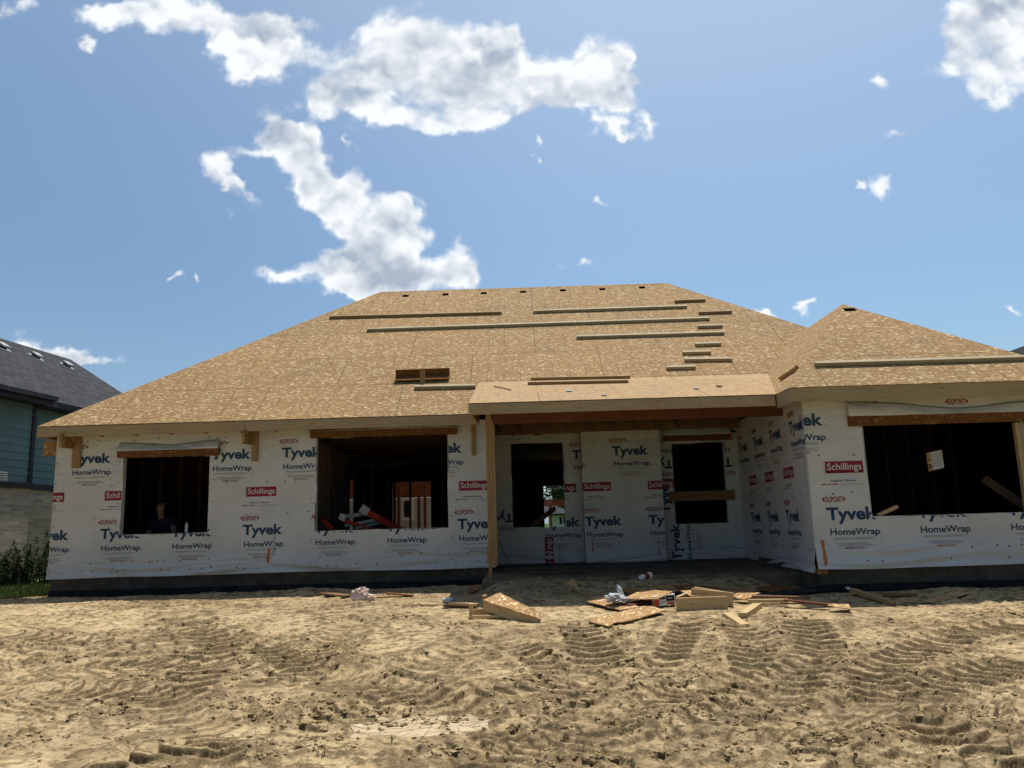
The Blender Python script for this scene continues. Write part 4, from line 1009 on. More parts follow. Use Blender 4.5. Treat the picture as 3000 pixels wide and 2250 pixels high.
# ================================================================ neighbouring house on the left
TH = math.radians(5.8); du = Vector((math.sin(TH), math.cos(TH), 0)); dn = Vector((math.cos(TH), -math.sin(TH), 0)); dz = Vector((0, 0, 1))
T0 = onY(85, 1400, 19.0); T0 = Vector((T0.x, T0.y, 0))
N = lambda u, w_, z: T0+du*u+dn*w_+dz*z
zE = onY(89, 1188, 19.0).z; zB = onY(85, 1432, 19.0).z
nb = thing('teal_house', 'neighbouring house with teal lap siding over pale brick and charcoal shingle roof', 'house', N(0, 0, .3))
WR = -.22                                   # the wall steps back beyond the corner trim
def onwall(px, py, w_):
    d = RM @ Vector(((px-1500)/F, -(py-1125)/F, -1)); c = Vector((0, 0, CAMZ)); t_ = ((T0+dn*w_-c).dot(dn))/d.dot(dn); return c+d*t_
m = MB()
for (u0, u1, w_) in ((-9, -.06, 0), (.06, 4.6, WR)):
    z = zB+.12
    while z < zE:
        h = min(.178, zE-z); lw = .014
        m.face([N(u0, w_+.022, z), N(u1, w_+.022, z), N(u1, w_+.006, z+h), N(u0, w_+.006, z+h)]); m.face([N(u0, w_, z), N(u1, w_, z), N(u1, w_+.022, z), N(u0, w_+.022, z)]); z += .178
m.build('lap_siding', M['teal'], nb)
m = MB()
for (u0, u1, w_) in ((-9, 0, -.02), (0, 4.6, WR-.02)):
    m.face([N(u0, w_, .1), N(u1, w_, .1), N(u1, w_, zE+.1), N(u0, w_, zE+.1)])
m.face([N(0, -.02, .1), N(0, WR-.02, .1), N(0, WR-.02, zE), N(0, -.02, zE)]); m.face([N(4.6, WR, .1), N(4.6, -7, .1), N(4.6, -7, zE), N(4.6, WR, zE)])
m.build('wall', M['teal'], nb)
m = MB()
for (u0, u1, w_) in ((-9, .0, .06), (.0, 4.62, WR+.06)): m.face([N(u0, w_, .1), N(u1, w_, .1), N(u1, w_, zB), N(u0, w_, zB)], [(u0, .1), (u1, .1), (u1, zB), (u0, zB)])
m.face([N(0, .06, .1), N(0, WR, .1), N(0, WR, zB), N(0, .06, zB)]); m.build('brick_wall', M['brick'], nb)
m = MB()
m.obox(N(-9, .0, zB), du*9.05, dn*.10, dz*.13); m.obox(N(.05, WR, zB), du*4.6, dn*.10, dz*.13); m.obox(N(-.06, WR, zB+.13), du*.12, dn*(.045-WR), dz*(zE-zB-.13)); m.build('band_trim', M['trim'], nb)
# eaves: nearer one ends in a return, farther one lower
q = onwall(159, 1187, .5); uR = (q-T0).dot(du)
m = MB(); m.obox(N(-9, -.02, zE), du*(9+uR), dn*.52, dz*.03); m.obox(N(-9, .48, zE), du*(9+uR), dn*.025, dz*.17); m.obox(N(-9, .505, zE+.07), du*(9+uR), dn*.10, dz*.11)
m.build('gutter', M['trim'], nb)
zE2 = zE-.02
m = MB(); m.obox(N(uR+.004, -.3, zE2), du*(5.2-uR), dn*.58, dz*.03); m.obox(N(uR+.004, .26, zE2), du*(5.2-uR), dn*.025, dz*.15); m.build('far_gutter', M['trim'], nb)
RW = -3.4
def onw2(px, py, w_):
    q = onwall(px, py, w_); return (q-T0).dot(du), q.z
u2, zR = onw2(207, 1053, RW); u1_, _z = onw2(0, 992, RW)
e_end = u2+(RW*-1+.3)
pn = (zR-(zE2+.14))/(RW-.30)           # slope of the roof plane, z falls as w rises
zw = lambda w_: zE2+.14+pn*(w_-.30)
def toimg(p_): q_ = RM.transposed() @ (Vector(p_)-Vector((0, 0, CAMZ))); return 1500+F*q_.x/-q_.z, 1125-F*q_.y/-q_.z
best = (1e9, 0)
for k_ in range(0, 400):
    e_ = u2+k_*.02; p0_ = toimg(N(u2, RW, zR)); p1_ = toimg(N(e_, .30, zw(.30))); tq = (1166-p0_[1])/(p1_[1]-p0_[1]) if abs(p1_[1]-p0_[1]) > 1 else 0
    best = min(best, (abs(p0_[0]+(p1_[0]-p0_[0])*tq-309), e_))
e_end = best[1]
m = MB()
def rf(pts): a = Vector(pts[0]); m.face(pts, [((Vector(p_)-a).dot(du), (Vector(p_)-a).length*0+(Vector(p_).z-a.z)*1.5) for p_ in pts])
rf([N(-9, .60, zw(.60)+.02), N(uR, .60, zw(.60)+.02), N(uR, .30, zw(.30)), N(e_end, .30, zw(.30)), N(u2, RW, zR), N(-9, RW, zR)])
a_ = N(e_end, .30, zw(.3)); m.face([a_, N(e_end, -7.1, zw(.3)), N(u2, RW, zR)]); m.face([N(-9, RW, zR), N(u2, RW, zR), N(e_end, -7.1, zw(.3)), N(-9, -7.1, zw(.3))])
m.build('shingle_roof', M['shingle'], nb)
# valley line flashing of the cross gable and square roof vents
qa = onwall(0, 1105, .2); 
for i, (px, py) in enumerate(((5, 1012), (104, 1039), (195, 1064))):
    ww = RW+.75; u_, z_ = onw2(px, py, ww); base = N(u_, ww, zw(ww)); up_ = (dz*1.0+dn*.45).normalized(); al = du; dnr = (dn+dz*pn).normalized()
    v_ = MB().obox(base-al*.11-dnr*.10+up_*.06, al*.24, dnr*.24, up_*.05).build('roof_vent', M['alu'], nb)
    MB().obox(base-al*.09-dnr*.08, al*.18, dnr*.18, up_*.06).build('vent_base', M['black'], v_)
    MB().obox(base-al*.17-dnr*.16+up_*.004, al*.34, dnr*.36, up_*.005).build('flashing', M['metal'], v_)
# louvred vent hood on the siding at the photo's edge
q = onwall(2, 1396, .02); uu = (q-T0).dot(du)
m = MB()
for k in range(5): m.obox(N(uu-.16, .03, q.z-.12+k*.05), du*.3, dn*.05, dz*.028)
m.build('wall_louvre', M['prwhite'], nb)

# dark roofed house beyond the garage, right
DR = 1; fh = thing('distant_house', 'dark shingled roof corner of a house showing past the garage roof', 'house', (19, 27, .4))
cpt = onY(2964, 1027, 27); tpt = onY(3000, 1014, 27)
m = MB(); z0 = cpt.z-1.2; m.prism([(cpt.x-2.6, 26.5, z0+.35), (cpt.x+9, 26.5, z0+.35), (cpt.x+8, 30, z0+3.0), (cpt.x+5.5, 30, z0+3.0)], (0, 0, -.15)); m.build('roof', M['shingle'], fh)
m = MB(); m.box(cpt.x-1.1, cpt.x+8.6, 27.1, 33, .2, z0+.3); m.build('wall', M['teal'], fh)
m = MB(); m.box(cpt.x-1.6, cpt.x+9.1, 26.35, 26.5, z0+.1, z0+.38); m.build('fascia', M['trim'], fh)

# house frame, white house and tree glimpsed through the openings
of = thing('framed_annex', 'orange lumber frame with white wall below, seen through the wide opening', 'building', (-4, 27, .5))
a = onY(1100, 1400, 27); b_ = onY(1280, 1400, 27)
m = MB(); m.box(a.x-1.5, b_.x+.3, 27, 27.1, onY(1200, 1458, 27).z, 3.9)
m.build('sheathing', M['cedar'], of)
m = MB(); m.box(a.x-1.5, b_.x+.3, 26.98, 27.08, .4, onY(1200, 1459, 27).z); m.build('wall', M['alu'], of)
w0 = onY(1184, 1468, 26.95); w1 = onY(1205, 1515, 26.95)
m = MB(); m.box(w0.x-.1, w1.x+.1, 26.93, 26.97, w1.z-.1, w0.z+.1); wf = m.build('window_frame', M['prwhite'], of); MB().box(w0.x, w1.x, 26.915, 26.928, w1.z, w0.z).build('pane', M['black'], wf)
MB().box(a.x-2.2, b_.x+.9, 24.6, 29, 3.95, 4.1).build('roof', M['osbd'], of)  # roof added overhead to shade the annex wall
for px in (1150, 1163, 1222, 1240): q = onY(px, 1400, 25.4); MB().box(q.x, q.x+.09, 25.4, 25.5, .5, 3.0).build('post', M['cedar'], of)
q = onY(1200, 1425, 25.3); MB().box(a.x-.5, b_.x+.2, 25.28, 25.38, q.z, q.z+.25).build('beam', M['cedar'], of)
op = thing('back_porch_frame', 'orange porch beam and post framing the tree, seen through left entry opening', 'porch frame', (1.5, 26, .5))
q = onY(1600, 1482, 26); q2 = onY(1690, 1466, 26)
for k in range(3): MB().box(q.x-.25+.06*k, q2.x+1.5, 26-.22*k+.2, 26.05-.22*k+.2, q.z+.06*k, q.z+.055+.06*k).build('beam', M['cedar'], op)
q = onY(1608, 1500, 26); MB().box(q.x, q.x+.10, 26, 26.1, .4, onY(1600, 1482, 26).z).build('post', M['cedar'], op)
wh = thing('white_house', 'white house far behind the porch frame, low in the left entry opening', 'house', (2.4, 46, .4))
q = onY(1628, 1516, 46); q2 = onY(1700, 1516, 46)
m = MB(); m.box(q.x-.3, q2.x+3, 46, 50, .2, q.z+.25); m.build('wall', M['prwhite'], wh)
m = MB(); m.prism([(q.x-.8, 45.6, q.z+.2), (q2.x+3.4, 45.6, q.z+.2), (q2.x+3.4, 48, q.z+1.1), (q.x-.8, 48, q.z+1.1)], (0, 0, -.1)); m.build('roof', M['shingle'], wh)
for px in (1640, 1652): s0 = onY(px, 1530, 45.97); MB().box(s0.x, s0.x+.13, 45.96, 45.99, s0.z-.1, s0.z+.3).build('window', M['black'], wh)

def leaves(centers, n, spread, size, m, name, parent, flat=.8, seed=1):
    r_ = np.random.default_rng(seed); v = []; f = []
    for i in range(n):
        c, rad = centers[r_.integers(len(centers))]; d = r_.normal(size=3); d /= np.linalg.norm(d)
        p_ = np.array(c)+d*np.array(rad)*(r_.random()**.45)
        a = r_.normal(size=3); a /= np.linalg.norm(a); b_ = np.cross(a, r_.normal(size=3)); b_ /= np.linalg.norm(b_); s_ = size*r_.uniform(.6, 1.3); k = len(v)
        v += [tuple(p_-a*s_), tuple(p_+b_*s_*.45), tuple(p_+a*s_), tuple(p_-b_*s_*.45)]; f.append((k, k+1, k+2, k+3))
    me = bpy.data.meshes.new(name); me.from_pydata(v, [], f); me.update(); return link(name, me, m, parent)
tr = thing('leafy_tree', 'leafy green tree behind the house, seen through the left entry opening', 'tree', (2.2, 36, .4))
MB().tube([(2.4, 36, .3), (2.35, 36, 2), (2.5, 36, 3.6)], [.22, .17, .09], 8).build('trunk', M['bark'], tr)
for (x, y, z) in ((1.2, 36, 4.4), (3.4, 36.3, 4.6), (2.4, 35.6, 5.4)): MB().tube([(2.38, 36, 2.2), ((2.4+x)/2, 36, 3.4), (x, y, z)], [.10, .07, .03], 6).build('limb', M['bark'], tr)
cs = [((1.9+rng.normal()*.9, 36+rng.normal()*.7, 3.3+rng.normal()*.9), (.5, .5, .38)) for _ in range(30)]
leaves(cs, 11000, 1, .085, M['leaf2'], 'crown', tr, seed=4)
# shrubs along the neighbour's wall
lbls = ['tall leafy shrub nearest the white wrapped corner of the new house', 'dark shrub against the brick, second from the wrapped corner', 'round dark shrub against the brick, third from the wrapped corner', 'leftmost dark shrub at the photo edge beneath the teal house']
for i, (px, py, hh) in enumerate(((128, 1740, 1.08), (82, 1742, .95), (38, 1744, .82), (-8, 1746, .85))):
    q = onY(px, py, 17.6-.2*i); q.z = .42
    sh = thing('shrub', lbls[i], 'shrub', (q.x, q.y, q.z), 'shrubs along the brick wall of the teal house')
    cs = []
    st2 = MB()
    for k in range(13):
        an = rng.uniform(0, 6.28); rr = rng.uniform(.02, .26); top = Vector((q.x+rr*1.3*math.cos(an), q.y+rr*math.sin(an), q.z+hh*rng.uniform(.55, 1.05)))
        st2.tube([(q.x+rr*.5*math.cos(an), q.y+rr*.5*math.sin(an), q.z), tuple(top)], [.010, .004], 4)
        for g_ in np.linspace(.15, 1, 6): cs.append(((q.x+rr*(.5+.8*g_)*math.cos(an), q.y+rr*(.5+.8*g_)*math.sin(an), q.z+(top.z-q.z)*g_), (.075*(1.3-g_*.7), .075, .09)))
    st2.build('stems', M['bark'], sh); leaves(cs, 2600, 1, .026, M['leaf'], 'foliage', sh, seed=30+i)
# lawn strip between the houses
m = MB(); pts = [(-16.5, 13.9, .43), (-9.2, 14.2, .47), (-8.3, 16.5, .47), (-8.6, 24, .47), (-10.8, 24, .47), (-13, 16.8, .45)]
m.face([(x, y, gz(x, y)+.06) for x, y, z in pts]); lw = m.build('lawn', M['lawn']); lw['kind'] = 'structure'
v = []; f = []
for i in range(15000):
    x = rng.uniform(-12.5, -8.4); y = rng.uniform(13.95, 17.5)
    if y < 13.9+(x+16.5)*.045+.1*math.sin(x*5): continue
    h = rng.uniform(.04, .10); a = rng.uniform(0, 6.28); k = len(v); z = .50; w_ = .006
    v += [(x-w_*math.cos(a), y-w_*math.sin(a), z-.03), (x+w_*math.cos(a), y+w_*math.sin(a), z-.03), (x+rng.normal()*.02, y+rng.normal()*.02, z+h)]; f.append((k, k+1, k+2))
me = bpy.data.meshes.new('grass'); me.from_pydata(v, [], f); me.update(); o = link('grass', me, M['lawn']); o['kind'] = 'stuff'; tag(o, 'short green lawn grass at the foot of the shrubs', 'grass')

# ================================================================ clods and weeds on the soil
def ico(sub=1):
    bm = bmesh.new(); bmesh.ops.create_icosphere(bm, subdivisions=sub, radius=1); v = np.array([q.co[:] for q in bm.verts]); f = [tuple(q.index for q in p.verts) for p in bm.faces]; bm.free(); return v, f
iv, if_ = ico(2); VV = []; FF = []; k = 0
def add_clods(n, xs, ys, rs, seed):
    global k
    r_ = np.random.default_rng(seed); zs = ground_h(xs, ys)
    for x, y, z, r in zip(xs, ys, zs, rs):
        sc = np.array([r*r_.uniform(.8, 1.5), r*r_.uniform(.7, 1.2), r*r_.uniform(.45, .85)])
        j = 1+.42*r_.normal(size=(len(iv), 1)).clip(-1.2, 1.0); a = r_.uniform(0, 6.28); c, s_ = math.cos(a), math.sin(a)
        p_ = iv*j*sc; p_ = np.stack([p_[:, 0]*c-p_[:, 1]*s_, p_[:, 0]*s_+p_[:, 1]*c, p_[:, 2]], 1)+np.array([x, y, z-r*.05])
        VV.append(p_); FF.extend([(q0+k, q1+k, q2+k) for q0, q1, q2 in if_]); k += len(iv)
r_ = np.random.default_rng(5); X_ = []; Y_ = []; R_ = []
for (cx, cy), rad in CLP:
    n = int(45*rad/.4); X_ += list(cx+r_.normal(size=n)*rad*.42); Y_ += list(cy+r_.normal(size=n)*rad*.26); R_ += list(.005+.026*r_.random(n)**3.2)
for pts, wd, lug, dp in TR:
    seg = np.cumsum([0]+[math.hypot(*(pts[i+1]-pts[i])) for i in range(len(pts)-1)]); n = int(seg[-1]*40)
    for s0 in r_.uniform(0, seg[-1], n):
        i = min(np.searchsorted(seg, s0), len(pts)-1); i = max(i, 1); e = pts[i]-pts[i-1]; e = e/max(1e-6, np.hypot(*e)); sgn = r_.choice([-1, 1])
        c = pts[i-1]+e*(s0-seg[i-1])+np.array([-e[1], e[0]])*sgn*(wd/2+.07+r_.normal()*.06); X_.append(c[0]); Y_.append(c[1]); R_.append(.005+.020*r_.random()**2.4)
n = 1300; yy = 4.7+8.3*r_.random(n)**1.3; X_ += list((r_.random(n)-.5)*1.4*yy); Y_ += list(yy); R_ += list(.004+.012*r_.random(n)**2.5)
n = 60; X_ += list(.15+r_.normal(size=n)*.45); Y_ += list(11.5+r_.normal(size=n)*.25); R_ += list(.01+.03*r_.random(n)**2)
add_clods(0, np.array(X_), np.array(Y_), np.array(R_), 9)
VA = np.concatenate(VV); me = bpy.data.meshes.new('dirt_clods'); me.from_pydata(VA.tolist(), [], FF); me.update()
o = link('dirt_clods', me, M['clod']); o['kind'] = 'stuff'; tag(o, 'crumbled clods of dried soil scattered along the wheel ruts', 'dirt clods')
wl = [('tallest sprig of weed on the bare soil left of centre', 637, 1468, .16), ('small weed tuft just left of the tallest sprig', 605, 1468, .08), ('weed sprig left of centre, farthest up towards the house', 622, 1425, .13), ('weed tuft right of the tallest sprig', 700, 1462, .10), ('thin weed in the light rut under the widest opening', 785, 1430, .09), ('weed stems beside the cracked mud', 845, 1605, .10), ('weed stems left of the cracked mud, nearest the camera', 690, 1632, .12), ('pair of weed stems right of the cracked mud', 1065, 1615, .08)]
for lb, px, py, hh in wl:
    q = hit(px*1.3562, py*1.3562); m = MB()
    for i in range(7):
        a = rng.uniform(0, 6.28); L_ = hh*rng.uniform(.5, 1); b0_ = q+Vector((rng.normal()*.02, rng.normal()*.02, -.01)); d = Vector((math.cos(a)*.35, math.sin(a)*.35, 1)).normalized(); sd_ = Vector((-math.sin(a), math.cos(a), 0))*.0022
        t1 = b0_+d*L_*.6; t2 = t1+(d+Vector((math.cos(a)*.5, math.sin(a)*.5, -.2)))*L_*.4; m.face([b0_-sd_, b0_+sd_, t1+sd_*1.3, t1-sd_*1.3]); m.face([t1-sd_*1.3, t1+sd_*1.3, t2])
    tag(m.build('weed', M['weed']), lb, 'weed', 'weeds on the bare soil')
# cracked plates of dried mud
m = MB(); pr2 = []
cm = hit(905*1.3562, 1572*1.3562)
gx_ = np.linspace(-.46, .46, 10); gy_ = np.linspace(-.20, .20, 5); J = rng.normal(size=(5, 10, 2))*.025
for j in range(4):
    for i in range(9):
        c4 = [(gx_[i+a]+J[j+b2, i+a, 0]+(.05 if (j+b2) % 2 else 0), gy_[j+b2]+J[j+b2, i+a, 1]) for a, b2 in ((0, 0), (1, 0), (1, 1), (0, 1))]
        cx = sum(q[0] for q in c4)/4; cy = sum(q[1] for q in c4)/4
        if (cx/.48)**2+(cy/.23)**2 > 1.05: continue
        P4 = []
        for x, y in c4:
            x = cx+(x-cx)*.95; y = cy+(y-cy)*.92; X0_, Y0_ = cm.x+x, cm.y+y; P4.append((X0_, Y0_, gz(X0_, Y0_)+.0005+rng.uniform(0, .002)))
        m.prism(P4, (0, 0, -.022))
M['mud'] = m_noise('dried_mud', (.44, .335, .21), (.56, .44, .29), 9, .95, 7, .6, .01, .05)
o = m.build('cracked_mud', M['mud'], bevel=.003); o['kind'] = 'stuff'; tag(o, 'pale curled plates of cracked dried mud in the foreground', 'cracked mud')

# ================================================================ scrap timber and rubbish
def Z(zx, zy): return (1600+zx/2.212, 1650+zy/2.212)        # coordinates measured in enlarged views of the photo
def Q(zx, zy): return (2100+zx/2.37, 1150+zy/2.37)
def R3(zx, zy): return (1350+zx/2.37, 1150+zy/2.37)
def R2(zx, zy): return (650+zx/2.5525, 1150+zy/2.5525)
def sheet(name, label, cat, pts, lifts, t=.012, m='osbl', group=None, parent=None):
    P = [hit(*p_, lift=l) for p_, l in zip(pts, lifts)]
    n = (P[1]-P[0]).cross(P[2]-P[0])
    if n.z < 0: P = P[::-1]
    o = MB().prism(P, (0, 0, -t)).build(name, M[m], parent)
    return tag(o, label, cat, group) if parent is None else o
def plank(name, label, p, q, l0, l1, w=.09, t=.038, m='pine', edge=False, cat='board', group='scrap boards on the soil'):
    a = hit(*p, lift=l0); b_ = hit(*q, lift=l1); d = b_-a; s_ = Vector((-d.y, d.x, 0)).normalized(); n = d.normalized().cross(s_); n = -n if n.z < 0 else n
    if edge: w, t = t, w
    o = MB().obox(a-s_*w/2-n*t*.3, d, s_*w, n*t).build(name, M[m], None, bevel=.002); return tag(o, label, cat, group)
G1 = 'OSB offcuts in the scrap heap'
sheet('osb_offcut', 'jagged OSB sheet under the silver bag at the left of the heap', 'OSB sheet', [Z(245, 240), Z(430, 196), Z(606, 285), Z(480, 302)], [.05, .10, .05, .03], group=G1)
sheet('osb_offcut', 'OSB sheet behind the silver bag, raised on a brown plank', 'OSB sheet', [Z(500, 228), Z(625, 168), Z(822, 182), Z(715, 232)], [.12, .14, .16, .12], group=G1)
sheet('osb_offcut', 'large pale OSB sheet nearest the camera, lying flat on the sand', 'OSB sheet', [Z(270, 372), Z(650, 268), Z(775, 303), Z(560, 366), Z(440, 385), Z(405, 408)], [.03, .04, .05, .03, .03, .03], group=G1)
plank('plank', 'reddish brown plank under the raised OSB sheet', Z(520, 282), Z(790, 208), .04, .07, .14, .03, 'lvl', cat='plank')
plank('board', 'long pale board standing on edge at the front middle of the heap', Z(846, 285), Z(1172, 272), .04, .04, .05, .15, 'pine')
o = plank('board', 'short board on edge meeting the left end of the long front board', Z(852, 262), Z(925, 232), .05, .06, .04, .12, 'pine')
plank('board', 'thick nail studded board sloping behind the long front board', Z(938, 225), Z(1212, 252), .10, .05, .045, .16, 'pine')
sheet('osb_offcut', 'bright OSB piece behind the nail studded board', 'OSB sheet', [Z(868, 176), Z(1010, 172), Z(1110, 205), Z(940, 214)], [.14, .14, .12, .14], group=G1)
plank('plank', 'narrow lit plank slanting above the nail studded board', Z(960, 165), Z(1208, 205), .16, .12, .05, .03, 'pine', cat='plank')
sheet('osb_offcut', 'OSB triangle lit at the centre right of the heap', 'OSB sheet', [Z(1195, 212), Z(1240, 192), Z(1388, 190), Z(1285, 236)], [.07, .10, .12, .06], group=G1)
plank('plank', 'long flat plank at the back right of the heap, mostly in shade', Z(1340, 220), Z(1705, 226), .08, .06, .09, .03, 'stud', cat='plank')
plank('plank', 'pale plank lying in front of the shaded long plank', Z(1308, 250), Z(1565, 247), .05, .05, .07, .04, 'pine', cat='plank')
plank('plank', 'thin plank running right towards the bare sand', Z(1540, 240), Z(1830, 272), .08, .05, .07, .02, 'cedar', cat='plank')
sheet('osb_offcut', 'small lit OSB tip at the right end of the thin plank', 'OSB sheet', [Z(1828, 262), Z(1960, 264), Z(1978, 296), Z(1826, 274)], [.08, .06, .05, .07], group=G1)
plank('stud_offcut', 'short thick stud offcut pointing away, right of the heap front', Z(1275, 342), Z(1370, 278), .02, .02, .10, .05, 'pine', cat='stud offcut')
plank('stud_offcut', 'short stud offcut angled towards the camera, in front of the heap', Z(1172, 335), Z(1290, 412), .01, .01, .10, .04, 'pine', cat='stud offcut')
sheet('osb_offcut', 'thin curled chip of wood on the sand before the heap', 'wood chip', [Z(970, 368), Z(1010, 358), Z(1048, 366), Z(1000, 375)], [.01, .03, .01, .01], .005)
# shaded sheets near the slab
G2 = 'sheets lying in the shade by the slab'
sheet('osb_sheet', 'shaded OSB sheet at the back of the heap, left part', 'OSB sheet', [Z(640, 148), Z(820, 138), Z(1010, 165), Z(880, 176)], [.10, .14, .12, .10], m='osb', group=G2)
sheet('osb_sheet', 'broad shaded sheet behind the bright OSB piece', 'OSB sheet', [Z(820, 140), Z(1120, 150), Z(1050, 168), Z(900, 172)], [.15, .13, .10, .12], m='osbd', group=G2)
sheet('osb_sheet', 'shaded sheet propped like an open book near the recess corner', 'OSB sheet', [Z(1230, 112), Z(1390, 62), Z(1452, 66), Z(1362, 108)], [.03, .12, .13, .04], m='osb', group=G2)
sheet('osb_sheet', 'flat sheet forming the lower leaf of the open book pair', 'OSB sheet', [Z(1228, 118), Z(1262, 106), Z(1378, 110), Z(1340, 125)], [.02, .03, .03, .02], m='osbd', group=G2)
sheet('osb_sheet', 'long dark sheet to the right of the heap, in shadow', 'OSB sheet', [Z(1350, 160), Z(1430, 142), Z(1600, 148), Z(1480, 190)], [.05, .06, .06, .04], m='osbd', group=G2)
sheet('tar_paper', 'black sheet of tar paper reaching right under the planks', 'tar paper', [Z(1390, 196), Z(1600, 165), Z(1900, 148), Z(1840, 176), Z(1500, 205)], [.05, .06, .05, .03, .03], .004, 'black')
sheet('tar_paper', 'small black sheet beneath the lit boards of the heap', 'tar paper', [Z(820, 190), Z(880, 176), Z(960, 225), Z(860, 240)], [.03, .03, .03, .03], .004, 'black')
plank('plank', 'thin shaded plank along the back of the heap', Z(1040, 160), Z(1330, 182), .10, .08, .04, .02, 'stud', cat='plank')
sheet('osb_sheet', 'small shaded OSB square between heap and dirt mound', 'OSB sheet', [Z(480, 165), Z(540, 152), Z(618, 178), Z(540, 195)], [.04, .05, .05, .04], m='osb', group=G2)
plank('stud_offcut', 'stud offcut alone under the garage corner, at the black sheet end', Q(778, 1345), Q(890, 1352), .05, .05, .10, .05, 'stud', cat='stud offcut')
plank('plank', 'long plank sloping towards the camera under the garage corner', Q(940, 1375), Q(1225, 1468), .06, .02, .09, .04, 'pined', cat='plank')
plank('plank', 'thin plank lying level under the garage opening', Q(1150, 1400), Q(1385, 1402), .02, .02, .08, .02, 'stud', cat='plank')
sheet('osb_offcut', 'torn OSB strip lying under the garage opening, far right', 'OSB sheet', [Q(1150, 1462), Q(1420, 1448), Q(1690, 1368), Q(1738, 1392), Q(1560, 1446)], [.01, .02, .06, .05, .02], m='osbl', group=G1)
sheet('paper_scrap', 'white torn paper scrap beside the stud offcut under the garage corner', 'paper', [Q(885, 1345), Q(930, 1350), Q(925, 1372), Q(905, 1365)], [.07, .06, .04, .05], .003, 'prwhite')
# wedge standing in the dirt mound
a = hit(*Z(230, 190), lift=.01); b_ = hit(*Z(135, 128), lift=.14); yb = a.y
P = [onY(*Z(232, 192), yb), onY(*Z(205, 150), yb), onY(*Z(178, 98), yb), onY(*Z(132, 126), yb)]
tag(MB().prism(P, (0, .012, 0)).build('plywood_wedge', M['pine']), 'pale plywood wedge standing on its point in the dirt mound', 'plywood wedge')
# box-like offcut left of the heap
bo = thing('osb_tray', 'OSB panel with lumber edge tilted on a small frame, left of the heap', 'OSB panel', hit(*R3(300, 1560)))
P = [hit(*R3(153, 1440), lift=.20), hit(*R3(272, 1388), lift=.22), hit(*R3(560, 1556), lift=.05), hit(*R3(552, 1562), lift=.04)]
P[2] = hit(*R3(548, 1528), lift=.10); P[3] = hit(*R3(556, 1572), lift=.045)
dd_ = (P[3]-P[0]); 
MB().prism(P[::-1] if (P[1]-P[0]).cross(P[2]-P[0]).z > 0 else P, (0, 0, -.012)).build('panel', M['osbl'], bo) if False else sheet('panel', '', '', [R3(153, 1440), R3(272, 1388), R3(548, 1528), R3(556, 1572)], [.20, .22, .10, .045], m='osbl', parent=bo)
e0 = hit(*R3(155, 1443), lift=.188); e1 = hit(*R3(555, 1575), lift=.035); dd_ = e1-e0
MB().obox(e0+Vector((0, .002, 0)), dd_, (0, .038, 0), (0, 0, -.12)).build('edge_board', M['pine'], bo)
f0 = hit(*R3(60, 1560), lift=.01)
for (p_, q_, h_) in ((R3(62, 1568), R3(320, 1565), .03), (R3(85, 1548), R3(250, 1535), .07)):
    a = hit(*p_, lift=.01); b_ = hit(*q_, lift=.01); MB().obox(a, b_-a, (0, .04, 0), (0, 0, h_)).build('frame_rail', M['pine'], bo)
a = hit(*R3(58, 1572), lift=.0); MB().obox(a, (.045, 0, 0), (0, .10, 0), (0, 0, .17)).build('frame_block', M['pine'], bo)
b2 = hit(*R3(150, 1500), lift=.02); MB().obox(b2, (.05, 0, 0), (0, .25, 0), (0, 0, .15)).build('frame_block', M['pined'], bo)
# boards to its left
plank('stud_offcut', 'small stud offcut alone on the sand, leftmost of the pale scraps', R2(1448, 1594), R2(1604, 1596), .0, .0, .07, .035, 'pine', cat='stud offcut')
plank('board', 'pale board on top of another, just left of the tilted OSB panel', R2(1700, 1580), R2(1915, 1590), .05, .04, .07, .03, 'pine')
plank('board', 'grey board beneath the pale one left of the tilted OSB panel', R2(1675, 1592), R2(1900, 1604), .01, .01, .10, .02, 'pined')
plank('plank', 'dark flat plank lying left of the pink bag', R2(722, 1497), R2(950, 1522), .02, .01, .16, .02, 'stud', cat='plank')
plank('plank', 'dark OSB scrap in the shade right of the pink bag', R2(1235, 1500), R2(1430, 1520), .05, .01, .12, .015, 'osbd', cat='plank')
plank('plank', 'thin plank right beside the pink bag', R2(1165, 1535), R2(1350, 1524), .01, .01, .06, .02, 'pined', cat='plank')
sheet('formwork_block', 'dark square board leaning against the left end of the porch slab', 'board', [R2(1840, 1500), R2(1850, 1440), R2(1940, 1445), R2(1900, 1500)], [.0, .12, .14, .0], .02, 'stud')
# crumpled bags
def crumple(name, label, c, s3, m, seed, cat='bag', parts=None, fr=3.2, am=.34):
    bm = bmesh.new(); bmesh.ops.create_icosphere(bm, subdivisions=4, radius=1)
    for v_ in bm.verts:
        p_ = v_.co.copy(); n = mnoise.fractal(p_*1.6+Vector((seed, 0, 0)), 1., 2., 3)*am+mnoise.noise(p_*fr+Vector((0, seed, 0)))*am*.8
        cre = (1-abs(mnoise.noise(p_*2.4+Vector((seed, seed, 0))))*2)*.10
        q_ = p_*(1+n*.9+cre); q_.z = max(q_.z, -.62); v_.co = Vector((q_.x*s3[0], q_.y*s3[1], q_.z*s3[2]))+Vector(c)
    me = bpy.data.meshes.new(name); bm.to_mesh(me); bm.free(); o = link(name, me, m); return o
M['pink'] = m_noise('pink_plastic', (.66, .50, .44), (.75, .68, .62), 9, .35, lo=.4, hi=.55)
M['silver'] = m_noise('silver_film', (.38, .39, .41), (.58, .59, .61), 12, .35)
q = hit(*R2(1035, 1520), lift=.07)
pb = thing('plastic_bag', 'crumpled pinkish white plastic bag with tied neck on the sand', 'plastic bag', q)
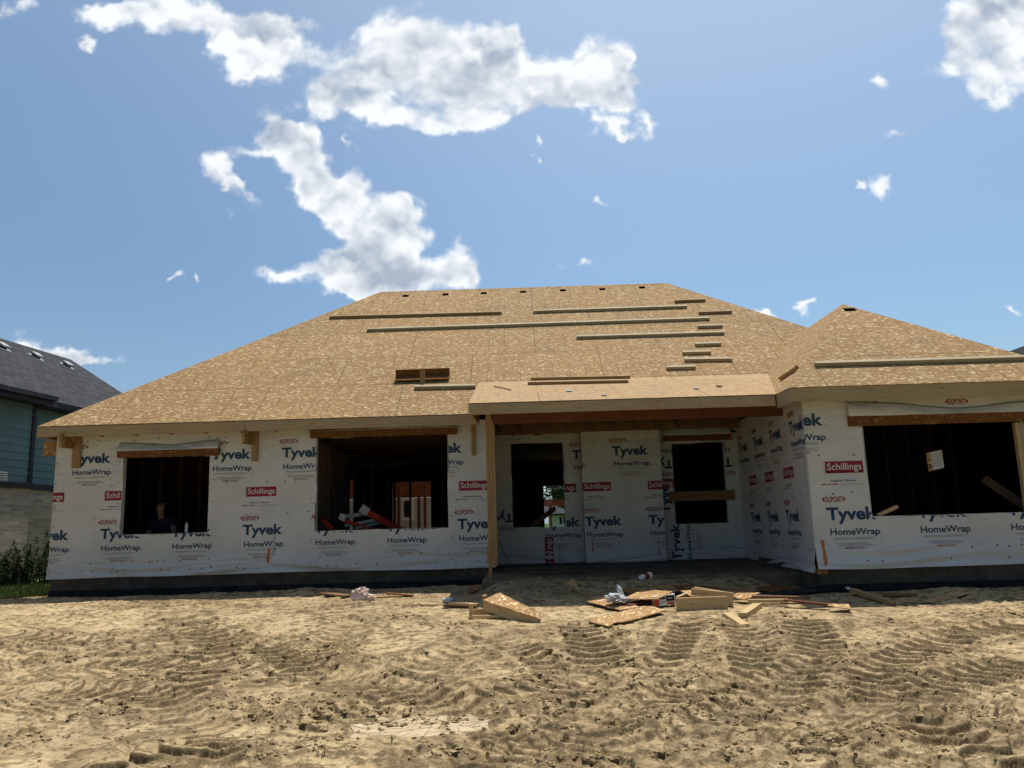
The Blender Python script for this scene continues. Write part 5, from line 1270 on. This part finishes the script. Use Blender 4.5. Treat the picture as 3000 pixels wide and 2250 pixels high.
o = crumple('bag_body', '', q, (.125, .11, .105), M['pink'], 3); o.parent = pb; o.matrix_parent_inverse = Matrix.Translation(-pb.location)
q2 = q+Vector((.12, -.02, -.03)); o = crumple('bag_neck', '', q2, (.075, .05, .045), M['pink'], 8); o.parent = pb; o.matrix_parent_inverse = Matrix.Translation(-pb.location)
q = hit(*Z(452, 232), lift=.12)
o = crumple('foil_bag', '', q, (.12, .09, .06), M['silver'], 21, am=.5); tag(o, 'crumpled silver white bag lying on the OSB sheet at heap left', 'bag')
q = hit(*Z(492, 215), lift=.14); bottle('water_bottle', 'clear crushed bottle leaning beside the silver bag', q, .032, .15, M['clear'], M['prwhite'], (-.35, .1, 1))
a = hit(*R2(1648, 1556), lift=.03); b_ = hit(*R2(1742, 1548), lift=.03); bottle('water_bottle', 'clear bottle with pale label lying on the sand left of the OSB panel', a, .034, (b_-a).length, M['clear'], M['blue'], b_-a, M['prwhite'])
a = hit(*R3(255, 1290), lift=.02); a.z = .745; bottle('soda_bottle', 'green bottle lying on the slab at the foot of the post', a+Vector((0, .35, 0)), .035, .22, mat('green_plastic', (.02, .12, .05), .3)[0], M['prwhite'], (1, .1, 0))
# paper cup
cu = thing('paper_cup', 'white paper cup with red print lying on its side on the slab', 'cup', onZ(*Z(640, 92), .72))
p0_ = onZ(*Z(612, 92), .745); p1_ = onZ(*Z(672, 80), .755); 
L_ = p1_-p0_; MB().tube([p0_, p0_+L_*.5, p1_], [.030, .038, .046], 16).build('cup_body', M['prwhite'], cu, True)
MB().tube([p0_+L_*.30, p0_+L_*.72], [.0355, .0425], 16, cap=False).build('print_band', M['red'], cu)
MB().tube([p1_-L_*.04, p1_], .049, 16).build('rim', M['prwhite'], cu)
# fastener box with printed faces
bx = thing('cardboard_box', 'orange, black and white printed cardboard box lying in the heap', 'box', hit(*Z(760, 270)))
a = hit(*Z(692, 284), lift=.02); b_ = hit(*Z(836, 266), lift=.03); d = b_-a; up_ = Vector((.0, .03, .115)); bk = Vector((.03, .14, 0))
MB().obox(a, d, bk, up_).build('carton', M['prwhite'], bx, bevel=.002)
M['labelorange'] = mat('orange_ink', (.60, .10, .03), .5)[0]
n_ = Vector((0, -.003, 0))
def onbox(x0, x1, y0, y1, m, nm, k=1): MB().obox(a+d*x0+up_*y0+n_*k, d*(x1-x0), up_*(y1-y0), (0, -.001, 0)).build(nm, M[m], bx)
onbox(0.02, .30, .03, .62, 'labelorange', 'orange_panel'); onbox(.62, .99, .40, .97, 'black', 'black_panel'); onbox(.34, .58, .66, .84, 'black', 'printed_line'); onbox(.36, .56, .40, .44, 'grey', 'printed_line'); onbox(.36, .60, .28, .32, 'grey', 'printed_line'); onbox(.70, .90, .64, .72, 'prwhite', 'printed_line', 2); onbox(.66, .96, .06, .30, 'labelorange', 'orange_panel')
# cable hanging down by the post
pts = [(-.40, 12.6, 1.25), (-.30, 12.7, 1.0), (-.12, 12.6, .80), (.1, 12.5, .735), (.45, 12.55, .73), (.9, 12.6, .725)]
tag(MB().tube(pts, .006, 6).build('electric_cable', M['black']), 'thin dark cable trailing from behind the post onto the slab', 'cable')
